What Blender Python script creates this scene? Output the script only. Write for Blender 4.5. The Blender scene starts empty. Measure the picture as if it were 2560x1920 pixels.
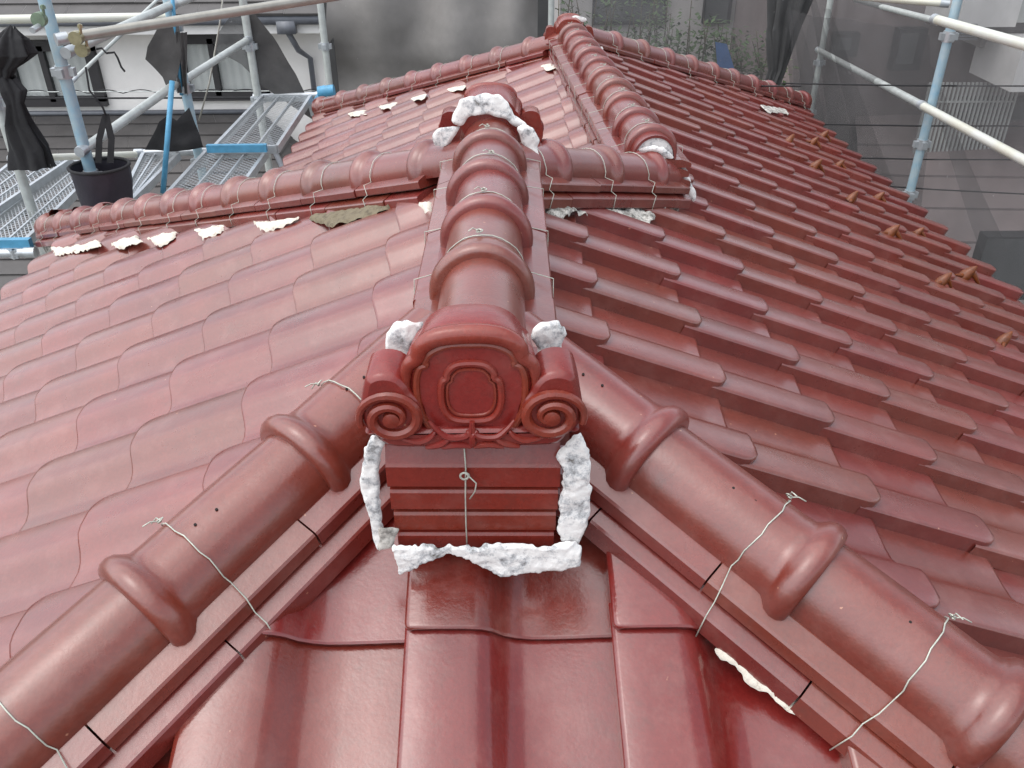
import bpy, bmesh, math, random
from mathutils import Vector, Matrix, noise
R = math.radians
random.seed(7)
scn = bpy.context.scene
C = scn.collection

# ------------------------------------------------------------------ camera, world, sun, exposure
YAW, PITCH, ROLL, FPX = 0.0123, 0.5585, -0.0057, 2156.67
CAM = Vector((0.0247, -1.7857, 0.7932))
_f = Vector((math.sin(YAW)*math.cos(PITCH), math.cos(YAW)*math.cos(PITCH), -math.sin(PITCH)))
_r = Vector((math.cos(YAW), -math.sin(YAW), 0)); _u = _r.cross(_f)
_c, _s = math.cos(ROLL), math.sin(ROLL)
CR, CU, CF = _c*_r+_s*_u, -_s*_r+_c*_u, _f
cam = bpy.data.objects.new('camera', bpy.data.cameras.new('camera')); C.objects.link(cam)
m = Matrix((CR, CU, -CF)).transposed().to_4x4(); m.translation = CAM
cam.matrix_world = m
cam.data.sensor_width = 36; cam.data.lens = FPX/2560*36
cam.data.clip_start = .02; cam.data.clip_end = 500
scn.camera = cam
world = bpy.data.worlds.new('World'); scn.world = world; world.use_nodes = True
SUN_EL, SUN_AZ = R(66), R(-110)          # azimuth from +Y towards +X
wn = world.node_tree; wn.nodes.clear()
sky = wn.nodes.new('ShaderNodeTexSky'); sky.sky_type = 'NISHITA'; sky.sun_disc = False
sky.sun_elevation = SUN_EL; sky.sun_rotation = SUN_AZ
sky.air_density = 1.0; sky.dust_density = 2.0; sky.ozone_density = 1.0
hs = wn.nodes.new('ShaderNodeHueSaturation'); hs.inputs['Saturation'].default_value = .34
bg = wn.nodes.new('ShaderNodeBackground'); bg.inputs['Strength'].default_value = .15
wo = wn.nodes.new('ShaderNodeOutputWorld')
wn.links.new(sky.outputs[0], hs.inputs['Color']); wn.links.new(hs.outputs[0], bg.inputs[0]); wn.links.new(bg.outputs[0], wo.inputs[0])
sl = bpy.data.lights.new('sun', 'SUN'); sl.energy = 1.1; sl.angle = R(110); sl.color = (1, .97, .93)
sun = bpy.data.objects.new('sun', sl); C.objects.link(sun)
sdir = Vector((math.sin(SUN_AZ)*math.cos(SUN_EL), math.cos(SUN_AZ)*math.cos(SUN_EL), math.sin(SUN_EL)))
sun.rotation_euler = sdir.to_track_quat('Z', 'Y').to_euler()
vs = scn.view_settings
vs.view_transform = 'Standard'; vs.look = 'None'; vs.gamma = 1; vs.exposure = 1.12; vs.use_curve_mapping = False

# ------------------------------------------------------------------ surveying helper: points of the place read off the photo (2212 px wide copy)
def ray(u, v):
    u *= 2560/2212; v *= 2560/2212
    return CR*((u-1280)/FPX)+CU*((960-v)/FPX)+CF
def onp(u, v, n, c):
    d = ray(u, v); n = Vector(n); return CAM+d*((c-n.dot(CAM))/n.dot(d))
T = 0.4264                                # roof pitch (rise over run)
SL = math.atan(T)
def aty(u, v, y): return onp(u, v, (0, 1, 0), y)
def atx(u, v, x): return onp(u, v, (1, 0, 0), x)
def atz(u, v, z): return onp(u, v, (0, 0, 1), z)
FY = -.395
pR = lambda x, y: -T*x
pL = lambda x, y: T*x
pF = lambda x, y: T*(y-FY)
pFL = lambda x, y: T*x-.426
pB = lambda x, y: -T*(y-.6)
def onR(u, v, h=0): return onp(u, v, (T, 0, 1), h)
def onL(u, v, h=0): return onp(u, v, (-T, 0, 1), h)
def onF(u, v, h=0): return onp(u, v, (0, -T, 1), -T*FY+h)
def onFL(u, v, h=0): return onp(u, v, (-T, 0, 1), -.426+h)

# ------------------------------------------------------------------ materials
MAT = {}
def newmat(name):
    mt = bpy.data.materials.new(name); mt.use_nodes = True
    nt = mt.node_tree; b = nt.nodes['Principled BSDF']; MAT[name] = mt
    return mt, nt, b
def N(nt, t, **kw):
    n = nt.nodes.new(t)
    for k, v in kw.items(): setattr(n, k, v)
    return n
def ramp(nt, fac, stops):
    r = N(nt, 'ShaderNodeValToRGB'); e = r.color_ramp.elements
    e[0].position, e[0].color = stops[0][0], (*stops[0][1], 1)
    e[1].position, e[1].color = stops[-1][0], (*stops[-1][1], 1)
    for p, c in stops[1:-1]:
        k = e.new(p); k.color = (*c, 1)
    nt.links.new(fac, r.inputs[0]); return r.outputs[0]
def mixc(nt, fac, a, b, bt='MIX'):
    n = N(nt, 'ShaderNodeMix', data_type='RGBA', blend_type=bt)
    for s, v in ((n.inputs[0], fac), (n.inputs[6], a), (n.inputs[7], b)):
        if isinstance(v, (int, float)): s.default_value = v
        elif isinstance(v, tuple): s.default_value = (*v, 1)
        else: nt.links.new(v, s)
    return n.outputs[2]
def math_(nt, op, a, b=None):
    n = N(nt, 'ShaderNodeMath', operation=op)
    for i, v in enumerate((a, b)):
        if v is None: continue
        if isinstance(v, (int, float)): n.inputs[i].default_value = v
        else: nt.links.new(v, n.inputs[i])
    return n.outputs[0]
def noise_(nt, vec, scale, detail=3, rough=.5):
    n = N(nt, 'ShaderNodeTexNoise'); n.inputs['Scale'].default_value = scale
    n.inputs['Detail'].default_value = detail; n.inputs['Roughness'].default_value = rough
    nt.links.new(vec, n.inputs['Vector']); return n.outputs[0]
def glaze(name, c1, c2, rough=(.28, .42), spec=.5, coat=.5, chips=True):
    mt, nt, b = newmat(name)
    geo = N(nt, 'ShaderNodeNewGeometry'); oi = N(nt, 'ShaderNodeObjectInfo')
    P = geo.outputs['Position']; rnd = oi.outputs['Random']
    n1 = noise_(nt, P, 6, 4, .6); n2 = noise_(nt, P, 160, 2, .6)
    col = ramp(nt, n1, [(.3, c1), (.7, c2)])
    val = math_(nt, 'MULTIPLY_ADD', rnd, .2); nt.nodes[-1].inputs[2].default_value = .9
    hsv = N(nt, 'ShaderNodeHueSaturation'); nt.links.new(col, hsv.inputs['Color']); nt.links.new(val, hsv.inputs['Value'])
    r2 = math_(nt, 'FRACT', math_(nt, 'MULTIPLY', rnd, 17.3))
    nt.links.new(math_(nt, 'ADD', math_(nt, 'MULTIPLY', r2, .012), .494), hsv.inputs['Hue'])
    col = hsv.outputs[0]
    sp = ramp(nt, n2, [(.3, (.8, .8, .8)), (.75, (1.12, 1.12, 1.12))])
    col = mixc(nt, .6, col, sp, 'MULTIPLY')
    # pale weather bloom and dust
    bl = ramp(nt, noise_(nt, P, 14, 5, .65), [(.5, (0, 0, 0)), (.8, (1, 1, 1))])
    col = mixc(nt, math_(nt, 'MULTIPLY', bl, .18), col, (.36, .2, .17))
    if chips:
        v = N(nt, 'ShaderNodeTexVoronoi', feature='F1'); v.inputs['Scale'].default_value = 34; nt.links.new(P, v.inputs['Vector'])
        d = math_(nt, 'ADD', v.outputs['Distance'], math_(nt, 'MULTIPLY', noise_(nt, P, 150, 3), .42))
        sel = math_(nt, 'GREATER_THAN', noise_(nt, P, 9, 2), .56)
        chip = math_(nt, 'MULTIPLY', math_(nt, 'LESS_THAN', d, .25), sel)
        col = mixc(nt, math_(nt, 'MULTIPLY', chip, .7), col, (.42, .2, .12))
    dt = ramp(nt, noise_(nt, P, 21, 6, .75), [(.55, (0, 0, 0)), (.72, (1, 1, 1))])
    col = mixc(nt, math_(nt, 'MULTIPLY', dt, .35), col, (.07, .03, .022))
    nt.links.new(col, b.inputs['Base Color'])
    ro = ramp(nt, noise_(nt, P, 9, 5, .7), [(.25, (rough[0],)*3), (.75, (rough[1],)*3)])
    nt.links.new(ro, b.inputs['Roughness'])
    b.inputs['Specular IOR Level'].default_value = spec
    b.inputs['Coat Weight'].default_value = coat; b.inputs['Coat Roughness'].default_value = rough[0]
    bp = N(nt, 'ShaderNodeBump'); bp.inputs['Strength'].default_value = .25; bp.inputs['Distance'].default_value = .0012
    nt.links.new(math_(nt, 'ADD', n2, math_(nt, 'MULTIPLY', noise_(nt, P, 26, 3), 2)), bp.inputs['Height'])
    nt.links.new(bp.outputs[0], b.inputs['Normal'])
    return mt
glaze('tile', (.170, .031, .022), (.13, .025, .018), (.24, .37), .75)
glaze('wet_tile', (.165, .019, .012), (.12, .014, .010), (.14, .30), .6)
glaze('ridge_tile', (.165, .025, .016), (.125, .020, .013), (.23, .36), .7)
glaze('ornament', (.20, .024, .014), (.15, .019, .012), (.2, .34), .5, .15)
def plain(name, col, rough=.6, metal=0, var=.25, scale=8, bump=.0, spec=.5, col2=None, bscale=None):
    mt, nt, b = newmat(name)
    geo = N(nt, 'ShaderNodeNewGeometry'); P = geo.outputs['Position']
    c2 = col2 or tuple(x*(1-var) for x in col)
    nt.links.new(ramp(nt, noise_(nt, P, scale, 5, .65), [(.3, c2), (.65, col)]), b.inputs['Base Color'])
    b.inputs['Roughness'].default_value = rough; b.inputs['Metallic'].default_value = metal
    b.inputs['Specular IOR Level'].default_value = spec
    if bump:
        bp = N(nt, 'ShaderNodeBump'); bp.inputs['Strength'].default_value = .8; bp.inputs['Distance'].default_value = bump
        nt.links.new(noise_(nt, P, bscale or scale*4, 4, .7), bp.inputs['Height']); nt.links.new(bp.outputs[0], b.inputs['Normal'])
    return mt
def plaster(name, light, mid, dark, dk=.42):
    mt, nt, b = newmat(name)
    P = N(nt, 'ShaderNodeNewGeometry').outputs['Position']
    c = ramp(nt, noise_(nt, P, 30, 7, .78), [(dk-.14, dark), (dk-.04, mid), (dk+.05, light), (.8, light)])
    nt.links.new(c, b.inputs['Base Color']); b.inputs['Roughness'].default_value = .85
    bp = N(nt, 'ShaderNodeBump'); bp.inputs['Strength'].default_value = .7; bp.inputs['Distance'].default_value = .003
    nt.links.new(noise_(nt, P, 70, 5, .7), bp.inputs['Height']); nt.links.new(bp.outputs[0], b.inputs['Normal'])
plaster('white_mortar', (.74, .73, .71), (.42, .43, .44), (.11, .10, .085), .46)
plaster('cream_mortar', (.56, .52, .45), (.4, .36, .3), (.15, .12, .09), .42)
plaster('grey_mortar', (.5, .48, .44), (.24, .23, .21), (.07, .065, .055), .5)
plaster('clay', (.15, .125, .08), (.10, .08, .05), (.045, .038, .028), .46)
plain('wire', (.5, .52, .45), .5, .3, .3, 60)
plain('underlay', (.05, .03, .025), .9)
plain('hole', (.012, .006, .005), .9)
plain('amber', (.17, .045, .010), .3, 0, .5, 40, 0, .4)
plain('pipe_blue', (.38, .47, .5), .4, .2, .3, 12, 0, .5, (.24, .41, .52))
plain('pipe_grey', (.5, .53, .51), .38, .3, .25, 14)
plain('pipe_brown', (.36, .35, .31), .33, .4, .25, 12)
plain('pipe_cream', (.6, .62, .58), .4, .2, .2, 4, 0, .5, (.55, .54, .44))
plain('galvanised', (.5, .53, .55), .38, .6, .25, 18)
plain('blue_paint', (.08, .3, .48), .4, .1, .3, 15)
plain('brass', (.42, .38, .24), .35, .8, .3, 30)
plain('green_paint', (.16, .22, .15), .5, .1, .4, 30)
plain('black_cloth', (.018, .018, .02), .85, 0, .4, 14, .004)
plain('bag_cloth', (.022, .018, .028), .5, 0, .4, 12, .003)
plain('house_wall', (.8, .78, .75), .9, 0, .08, 3, .004, .3, None, 60)
plain('house_trim', (.78, .77, .75), .7, 0, .15, 3)
plain('window_frame', (.03, .028, .03), .5)
plain('curtain', (.5, .52, .5), .8, 0, .15, 2)
plain('slate', (.085, .08, .078), .7, 0, .3, 3, .003)
plain('gutter', (.16, .17, .19), .4)
plain('ground', (.14, .14, .13), .9, 0, .3, .7, .01)
plain('mauve_wall', (.24, .195, .19), .85, 0, .3, 1.2)
plain('pale_wall', (.5, .48, .46), .85, 0, .15, 1.5)
plain('dark_frame', (.02, .02, .022), .5)
plain('bark', (.1, .08, .05), .9)
plain('leaf', (.06, .12, .03), .6, 0, .5, 9)
plain('blue_sheet', (.1, .25, .6), .6)
mt, nt, b = newmat('glass_pane'); b.inputs['Base Color'].default_value = (.35, .38, .38, 1); b.inputs['Roughness'].default_value = .08; b.inputs['Alpha'].default_value = .12
def netting(name, col, alpha, dirt=.1, scale=3, lo=.7):
    mt, nt, b = newmat(name)
    tc = N(nt, 'ShaderNodeNewGeometry'); P = tc.outputs['Position']
    nt.links.new(ramp(nt, noise_(nt, P, scale, 5, .6), [(.3, tuple(x*lo for x in col)), (.7, tuple(x*1.15 for x in col))]), b.inputs['Base Color'])
    b.inputs['Roughness'].default_value = .8
    spk = math_(nt, 'GREATER_THAN', noise_(nt, P, scale*9, 3, .6), .74)
    a = math_(nt, 'ADD', alpha, math_(nt, 'MULTIPLY', noise_(nt, P, scale*.6, 3), dirt))
    nt.links.new(a, b.inputs['Alpha'])
    c = b.inputs['Base Color'].links[0].from_socket
    nt.links.new(mixc(nt, math_(nt, 'MULTIPLY', spk, .6), c, (.6, .6, .6)), b.inputs['Base Color'])
netting('net_opaque', (.2, .19, .18), .97, .0, 6, .95)
netting('net_thin', (.09, .088, .09), .32, .15)
netting('net_pleat', (.06, .06, .06), .2, .3, 2)
plain('tarp', (.075, .072, .07), .8, 0, .35, 7, .004)
netting('net_clear', (.10, .098, .10), .5, .25)
netting('net_mid', (.1, .1, .1), .66, .2)
netting('net_dark', (.05, .05, .05), .9, .1)

# ------------------------------------------------------------------ object helpers
WM = {}
def mesh(name, vs_, fs, mat, smooth=False, sharp=None):
    me = bpy.data.meshes.new(name); me.from_pydata([tuple(v) for v in vs_], [], fs); me.materials.append(MAT[mat])
    if smooth:
        me.polygons.foreach_set('use_smooth', [True]*len(me.polygons))
        if sharp: me.set_sharp_from_angle(angle=R(sharp))
    return me
def put(name, me, parent=None, M=None):
    o = bpy.data.objects.new(name, me); C.objects.link(o)
    M = M or Matrix(); WM[o] = M
    if parent:
        o.parent = parent; o.matrix_local = WM[parent].inverted() @ M
    else: o.matrix_local = M
    return o
def thing(name, label, cat, loc=(0, 0, 0), group=None):
    o = put(name, None, None, Matrix.Translation(Vector(loc))); o['label'] = label; o['category'] = cat
    if group: o['group'] = group
    return o
def tag(o, label, cat, group=None):
    o['label'] = label; o['category'] = cat
    if group: o['group'] = group
    return o
def kind(o, k): o['kind'] = k; return o
class MB:
    def __init__(s): s.v, s.f = [], []
    def add(s, v, f):
        n = len(s.v); s.v += [Vector(x) for x in v]; s.f += [tuple(i+n for i in q) for q in f]
    def box(s, c, h, M=None):
        v = [Vector((c[0]+sx*h[0], c[1]+sy*h[1], c[2]+sz*h[2])) for sx in (-1, 1) for sy in (-1, 1) for sz in (-1, 1)]
        if M: v = [M @ x for x in v]
        s.add(v, [(0, 1, 3, 2), (4, 6, 7, 5), (0, 4, 5, 1), (2, 3, 7, 6), (0, 2, 6, 4), (1, 5, 7, 3)])
    def quad(s, a, b, c, d): s.add([a, b, c, d], [(0, 1, 2, 3)])
    def tube(s, pts, r, seg=8, closed=False, caps=True):
        pts = [Vector(p) for p in pts]; n = len(pts); rs = r if isinstance(r, (list, tuple)) else [r]*n
        ring, pn = [], None
        for i, p in enumerate(pts):
            a = pts[i-1] if (i or closed) else p; b2 = pts[(i+1) % n] if (i < n-1 or closed) else p
            t = (b2-a).normalized()
            if pn is None:
                pn = t.orthogonal().normalized()
                if abs(t.z) < .9: pn = (Vector((0, 0, 1))-t*t.z).normalized()
            pn = (pn-t*pn.dot(t)).normalized(); q = t.cross(pn)
            ring.append([p+(pn*math.cos(2*math.pi*k/seg)+q*math.sin(2*math.pi*k/seg))*rs[i] for k in range(seg)])
        v = [x for rr in ring for x in rr]; f = []
        for i in range(n if closed else n-1):
            j = (i+1) % n
            for k in range(seg): f.append((i*seg+k, i*seg+(k+1) % seg, j*seg+(k+1) % seg, j*seg+k))
        if caps and not closed: f += [tuple(range(seg))[::-1], tuple(range((n-1)*seg, n*seg))]
        s.add(v, f)
    def prism(s, poly, ax, t0, t1):
        """poly: list of 3D points (start face), swept by ax*(t1-t0)"""
        n = len(poly); a = [Vector(p)+ax*t0 for p in poly]; b = [Vector(p)+ax*t1 for p in poly]
        s.add(a+b, [tuple(range(n))[::-1], tuple(range(n, 2*n))]+[(i, (i+1) % n, n+(i+1) % n, n+i) for i in range(n)])
    def me(s, name, mat, smooth=False, sharp=None): return mesh(name, s.v, s.f, mat, smooth, sharp)
    def build(s, name, mat, parent=None, smooth=False, sharp=None): return put(name, s.me(name, mat, smooth, sharp), parent)
def grid(name, fn, nu, nv, mat, parent=None, smooth=True):
    v = [fn(i/nu, j/nv) for i in range(nu+1) for j in range(nv+1)]
    f = [(i*(nv+1)+j, (i+1)*(nv+1)+j, (i+1)*(nv+1)+j+1, i*(nv+1)+j+1) for i in range(nu) for j in range(nv)]
    return put(name, mesh(name, v, f, mat, smooth), parent)

# ------------------------------------------------------------------ the S shaped roof tile
def tile_mesh(W, D, rn, riser=.040, mat='tile'):
    L = D+.045
    top = riser-.012
    prof = [(0, top-.005), (.0018, top-.0016), (.007, top), (.04, top+.001), (.080, top-.0005), (.098, top-.005), (.112, top-.015),
            (.126, .000), (.143, -.0115), (.162, -.0172), (.19, -.0175), (.225, -.015), (.25, -.0125), (.28, -.012)]
    k = W/.265; prof = [(u*k, h) for u, h in prof]
    rows = [-L, -.18, -.08, -rn] + [-rn*(1-math.sin(a)) for a in (R(30), R(55), R(75))] + [0.]
    def u0(v): 
        if v < -rn: return 0
        t = (v+rn)/rn; return rn*(1-math.sqrt(max(0, 1-t*t)))*.9
    bm = MB(); nc = len(prof); V = []
    def pt(u, h, v):
        s = u0(v); uu = u if u > .075*k else s+u*(1-s/(.075*k))
        lift = .016*(1+v/D)
        lip = -.0025 if v > -.001 else 0
        return Vector((uu, -v if False else v, h+lift+lip))
    for v in rows:
        for u, h in prof: V.append(pt(u, h, v))
    F = [(i*nc+j, i*nc+j+1, (i+1)*nc+j+1, (i+1)*nc+j) for i in range(len(rows)-1) for j in range(nc-1)]
    bm.add(V, F)
    # riser under the hump edge
    V = []
    for v in rows:
        a = pt(0, prof[0][1], v); V += [a, Vector((a.x+.0015, a.y, -.0135+.016*(1+v/D)*.35))]
    bm.add(V, [(2*i, 2*i+2, 2*i+3, 2*i+1) for i in range(len(rows)-1)])
    # lower end face, about 14 mm thick and returning under
    V = []
    for u, h in prof:
        a = pt(u, h, 0); V += [a, Vector((a.x, a.y-.001, a.z-.015)), Vector((a.x, a.y-.05, a.z-.017))]
    bm.add(V, [q for j in range(nc-1) for q in ((3*j, 3*j+1, 3*j+4, 3*j+3), (3*j+1, 3*j+2, 3*j+5, 3*j+4))])
    # v is down slope: local Y points down, X across, Z up
    me = bm.me('roof_tile', mat, True); return me
TM = tile_mesh(.265, .2719, .034)
WF = onF(1318, 1375).x-onF(879, 1384).x
TMF = tile_mesh(WF, .31, .010, .046, 'wet_tile')
def slope_field(parent, me, O, eu, down, W, D, iu, jv, keep, clips, jit=.0024):
    """lay tiles on a slope: O nose of tile (0,0), eu across, down the fall line"""
    eu = Vector(eu); down = Vector(down).normalized(); n = eu.cross(down); 
    flip = n.z < 0
    if flip: n = -n
    for j in range(*jv):
        for i in range(*iu):
            P = O+eu*(W*i)+down*(D*j)
            cx = P+eu*(W/2)-down*(D/2)
            if not keep(cx): continue
            ok, cut = True, []
            cs = [P, P+eu*W, P-down*(D+.04), P+eu*W-down*(D+.04)]
            for c, nn, cond in clips:
                if cond and not cond(cx): continue
                ds = [(q.x-c[0])*nn[0]+(q.y-c[1])*nn[1] for q in cs]
                if max(ds) < 0: ok = False; break
                if min(ds) < 0: cut.append((c, nn))
            if not ok: continue
            a = random.uniform(-1, 1)*.007
            M = Matrix((eu, down, n)).transposed().to_4x4() @ Matrix.Rotation(a, 4, 'Z')
            M.translation = P+n*random.uniform(-jit, jit)+down*random.uniform(-.003, .003)+eu*random.uniform(-.0015, .0015)
            mm = me
            if cut:
                bm = bmesh.new(); bm.from_mesh(me)
                Mi = M.inverted()
                for c, nn in cut:
                    pc = Mi @ Vector((c[0], c[1], 0)); pn = Mi.to_3x3() @ Vector((nn[0], nn[1], 0))
                    bmesh.ops.bisect_plane(bm, geom=bm.verts[:]+bm.edges[:]+bm.faces[:], plane_co=pc, plane_no=pn, clear_inner=True)
                if not bm.faces: bm.free(); continue
                mm = bpy.data.meshes.new('roof_tile'); mm.materials.append(me.materials[0]); bm.to_mesh(mm); bm.free()
            put('roof_tile', mm, parent, M)
ca, sa = math.cos(SL), math.sin(SL)
def line_n(a, b, side):
    """clip line through a-b; normal points towards 'side'"""
    d = (b[0]-a[0], b[1]-a[1]); n = (-d[1], d[0]); l = math.hypot(*n); n = (n[0]/l, n[1]/l)
    if (side[0]-a[0])*n[0]+(side[1]-a[1])*n[1] < 0: n = (-n[0], -n[1])
    return (a, n)
def sheet(parent, pts, z):
    b = MB(); b.add([Vector((x, y, z(x, y)-.055)) for x, y in pts], [tuple(range(len(pts)))]); b.build('roof_underlay', 'underlay', parent)

# hip and ridge lines in plan
HL0, HL1 = (0, -.315), (-1.55, -2.175)      # front left hip
HR0, HR1 = (0, -.47), (1.6, -1.85)          # front right hip
BL0, BL1 = (-.03, .50), (-2.52, 2.88)       # rear left hip of the near wing
BR0, BR1 = (.0, .42), (.575, 1.065)         # short rear right hip
MR0, MR1 = (.535, 1.0), (.44, 3.56)         # main ridge
FL0, FL1 = (.44, 3.50), (-1.36, 5.17)       # far left hip
FR0, FR1 = (.44, 3.56), (2.50, 5.45)        # far right hip

right = thing('roof_slope', 'long right roof slope of stepped red tiles carrying the amber snow guards', 'roof slope', (1.3, 1.5, -.55))
clR = [(*line_n(HR0, HR1, (2, 2)), lambda c: c.y < 0),
       (*line_n((0, -1), (0, 1), (1, 0)), lambda c: c.y < .75),
       (*line_n(BR0, BR1, (1, 0)), lambda c: .3 < c.y < 1.15),
       (*line_n(MR0, MR1, (2, 2)), lambda c: c.y > 1.1),
       (*line_n(FR0, FR1, (2, 0)), None)]
slope_field(right, TM, Vector((.2326, 0, -.0992)), (0, 1, 0), (ca, 0, -sa), .265, .2719, (-8, 21), (0, 10), lambda c: c.y > -1.75, clR)
sheet(right, [(0, -.5), (1.6, -1.85), (2.5, -1.85), (2.5, 5.45), (.44, 3.56), (.535, 1.0), (0, .46)], pR)
left = thing('roof_slope', 'smooth pinkish left roof slope of the near wing, left of the front ornament', 'roof slope', (-1.2, .4, -.5))
clL = [(*line_n(HL0, HL1, (-2, 0)), lambda c: c.y < 0), (*line_n((0, -1), (0, 1), (-1, 0)), None), (*line_n(BL0, BL1, (-2, 0)), None)]
slope_field(left, TM, Vector((-.753, .0655, -.321)), (0, -1, 0), (-ca, 0, -sa), .265, .2719, (-12, 9), (-3, 7), lambda c: c.y > -2.0, clL)
sheet(left, [(0, -.3), (0, .6), (-2.4, 2.87), (-2.4, -2.1), (-1.5, -2.1)], pL)
front = thing('roof_slope', 'glossy red front slope between the two hips at the bottom', 'roof slope', (0, -1.1, -.25))
c0 = onF(879, 1384)
clF = [(*line_n(HL0, HL1, (0, -2)), None), (*line_n(HR0, HR1, (0, -2)), None), (*line_n((-1, -.62), (1, -.62), (0, -2)), None)]
slope_field(front, TMF, c0, (1, 0, 0), (0, -ca, -sa), WF, .31, (-6, 6), (-2, 5), lambda c: True, clF)
sheet(front, [(0, -.45), (-1.5, -2.1), (1.8, -2.1)], pF)
farl = thing('roof_slope', 'small far left slope left of the main ridge, below the far hip', 'roof slope', (-.4, 3.2, -.6))
clFL = [(*line_n(MR0, MR1, (-2, 2)), None), (*line_n(FL0, FL1, (-2, 2)), None), (*line_n((.5, 1.1), (-1.5, 3.1), (-1, 4)), None)]
slope_field(farl, TM, Vector((-1.42, 5.1, T*-1.42-.426)), (0, -1, 0), (-ca, 0, -sa), .265, .2719, (-2, 16), (-9, 1), lambda c: True, clFL)
sheet(farl, [(.535, 1.05), (.44, 3.56), (-1.36, 5.2), (-1.36, 2.95)], pFL)
rear = thing('roof_slope', 'hidden rear slope of the near wing behind its left hip', 'roof slope', (-1.2, 2.1, -.7))
clB = [(*line_n(BL0, BL1, (-1, 3)), None), (*line_n((.5, 1.1), (-1.5, 3.1), (-2, 2)), None), (*line_n(BR0, BR1, (-1, 2)), None)]
slope_field(rear, TM, Vector((-2.4, 2.95, pB(0, 2.95))), (-1, 0, 0), (0, ca, -sa), .265, .2719, (-12, 2), (-9, 1), lambda c: c.x < .42, clB)

# ------------------------------------------------------------------ ridges and hips
def cover_mesh(L, r=.073, seg=20, a0=98):
    prof = [(0, r-.007), (.0, r+.007), (.0025, r+.012), (.010, r+.0175), (.021, r+.0190), (.032, r+.015), (.040, r+.007), (.047, r+.0015), (.06, r), (L*.6, r-.0005), (L+.035, r-.0025)]
    V = []; n = len(prof)
    for k in range(seg+1):
        a = R(-a0+2*a0*k/seg)
        for t, q in prof: V.append((math.sin(a)*q, t, math.cos(a)*q))
    F = [(k*n+j, (k+1)*n+j, (k+1)*n+j+1, k*n+j+1) for k in range(seg) for j in range(n-1)]
    b = MB(); b.add(V, F)
    for s in (0, seg):      # close the ends of the bead
        a = R(-a0+2*a0*s/seg)
        pts = [(math.sin(a)*q, t, math.cos(a)*q) for t, q in prof[:9]]; b.add(pts+[(math.sin(a)*(r-.007), .06, math.cos(a)*(r-.007))], [tuple(range(10))])
    return b.me('cover_tile', 'ridge_tile', True, 50)
CV = {}
def frame(A, B):
    d = (B-A).normalized(); lat = d.cross(Vector((0, 0, 1))).normalized(); up = lat.cross(d); return d, lat, up
WIRE_R = .0011
def wire(parent, O, d, lat, up, r, axis_h, lv, knot, side_reach, sway=0, wr=WIRE_R):
    pts = []
    rr = r+.0025
    def P(l, h, t=0): return O+lat*l+up*h+d*t
    out = []
    for s in (1, -1):
        seq = [P(s*(lv[-1][0]+.004), lv[-1][2]-.004, sway*.03), P(s*(lv[-1][0]+.004), lv[-1][1]-.002, sway*.022), P(s*(lv[0][0]+.003), lv[0][2]+.004, sway*.018), P(s*(lv[0][0]+.003), lv[0][1], sway*.012)]
        out.append(seq)
    arc = []
    for k in range(15):
        a = R(88-176*k/14); arc.append(P(math.sin(a)*rr, axis_h+math.cos(a)*rr, sway*.01*math.cos(a*1.0)+.0015*math.sin(k*2.1)))
    pts = out[0]+arc+out[1][::-1]
    b = MB(); b.tube(pts, wr, 5)
    ka = R(knot); kp = P(math.sin(ka)*(rr+.003), axis_h+math.cos(ka)*(rr+.003)); nrm = lat*math.sin(ka)+up*math.cos(ka); tan = lat*math.cos(ka)-up*math.sin(ka)
    b.tube([kp+tan*.006*math.cos(q)+d*.005*math.sin(q)+nrm*.0006*q for q in [x*.8 for x in range(10)]], wr*1.1, 5)
    b.tube([kp, kp+tan*.012+nrm*.008, kp+tan*.02+nrm*.006+d*.010], wr, 5)
    b.tube([kp, kp+d*.012+nrm*.010, kp+d*.024-tan*.004+nrm*.012], wr, 5)
    return b.build('tie_wire', 'wire', parent, True)
def noshi(parent, O, d, lat, up, s, t0, t1, hw, ht, hb, inner=.02, drop=.012, mat='ridge_tile', name='flat_tile'):
    ch = .003
    prof = [(inner, ht+drop*.2), (hw-.035, ht), (hw-ch, ht-drop+ch*.3), (hw, ht-drop-ch), (hw, hb+ch), (hw-ch, hb), (inner, hb)]
    poly = [O+lat*(s*l)+up*h for l, h in prof]
    if s*1 > 0: pass
    b = MB(); b.prism(poly if s > 0 else poly[::-1], d, t0, t1)
    return put(name, b.me(name, mat), parent)
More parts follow.
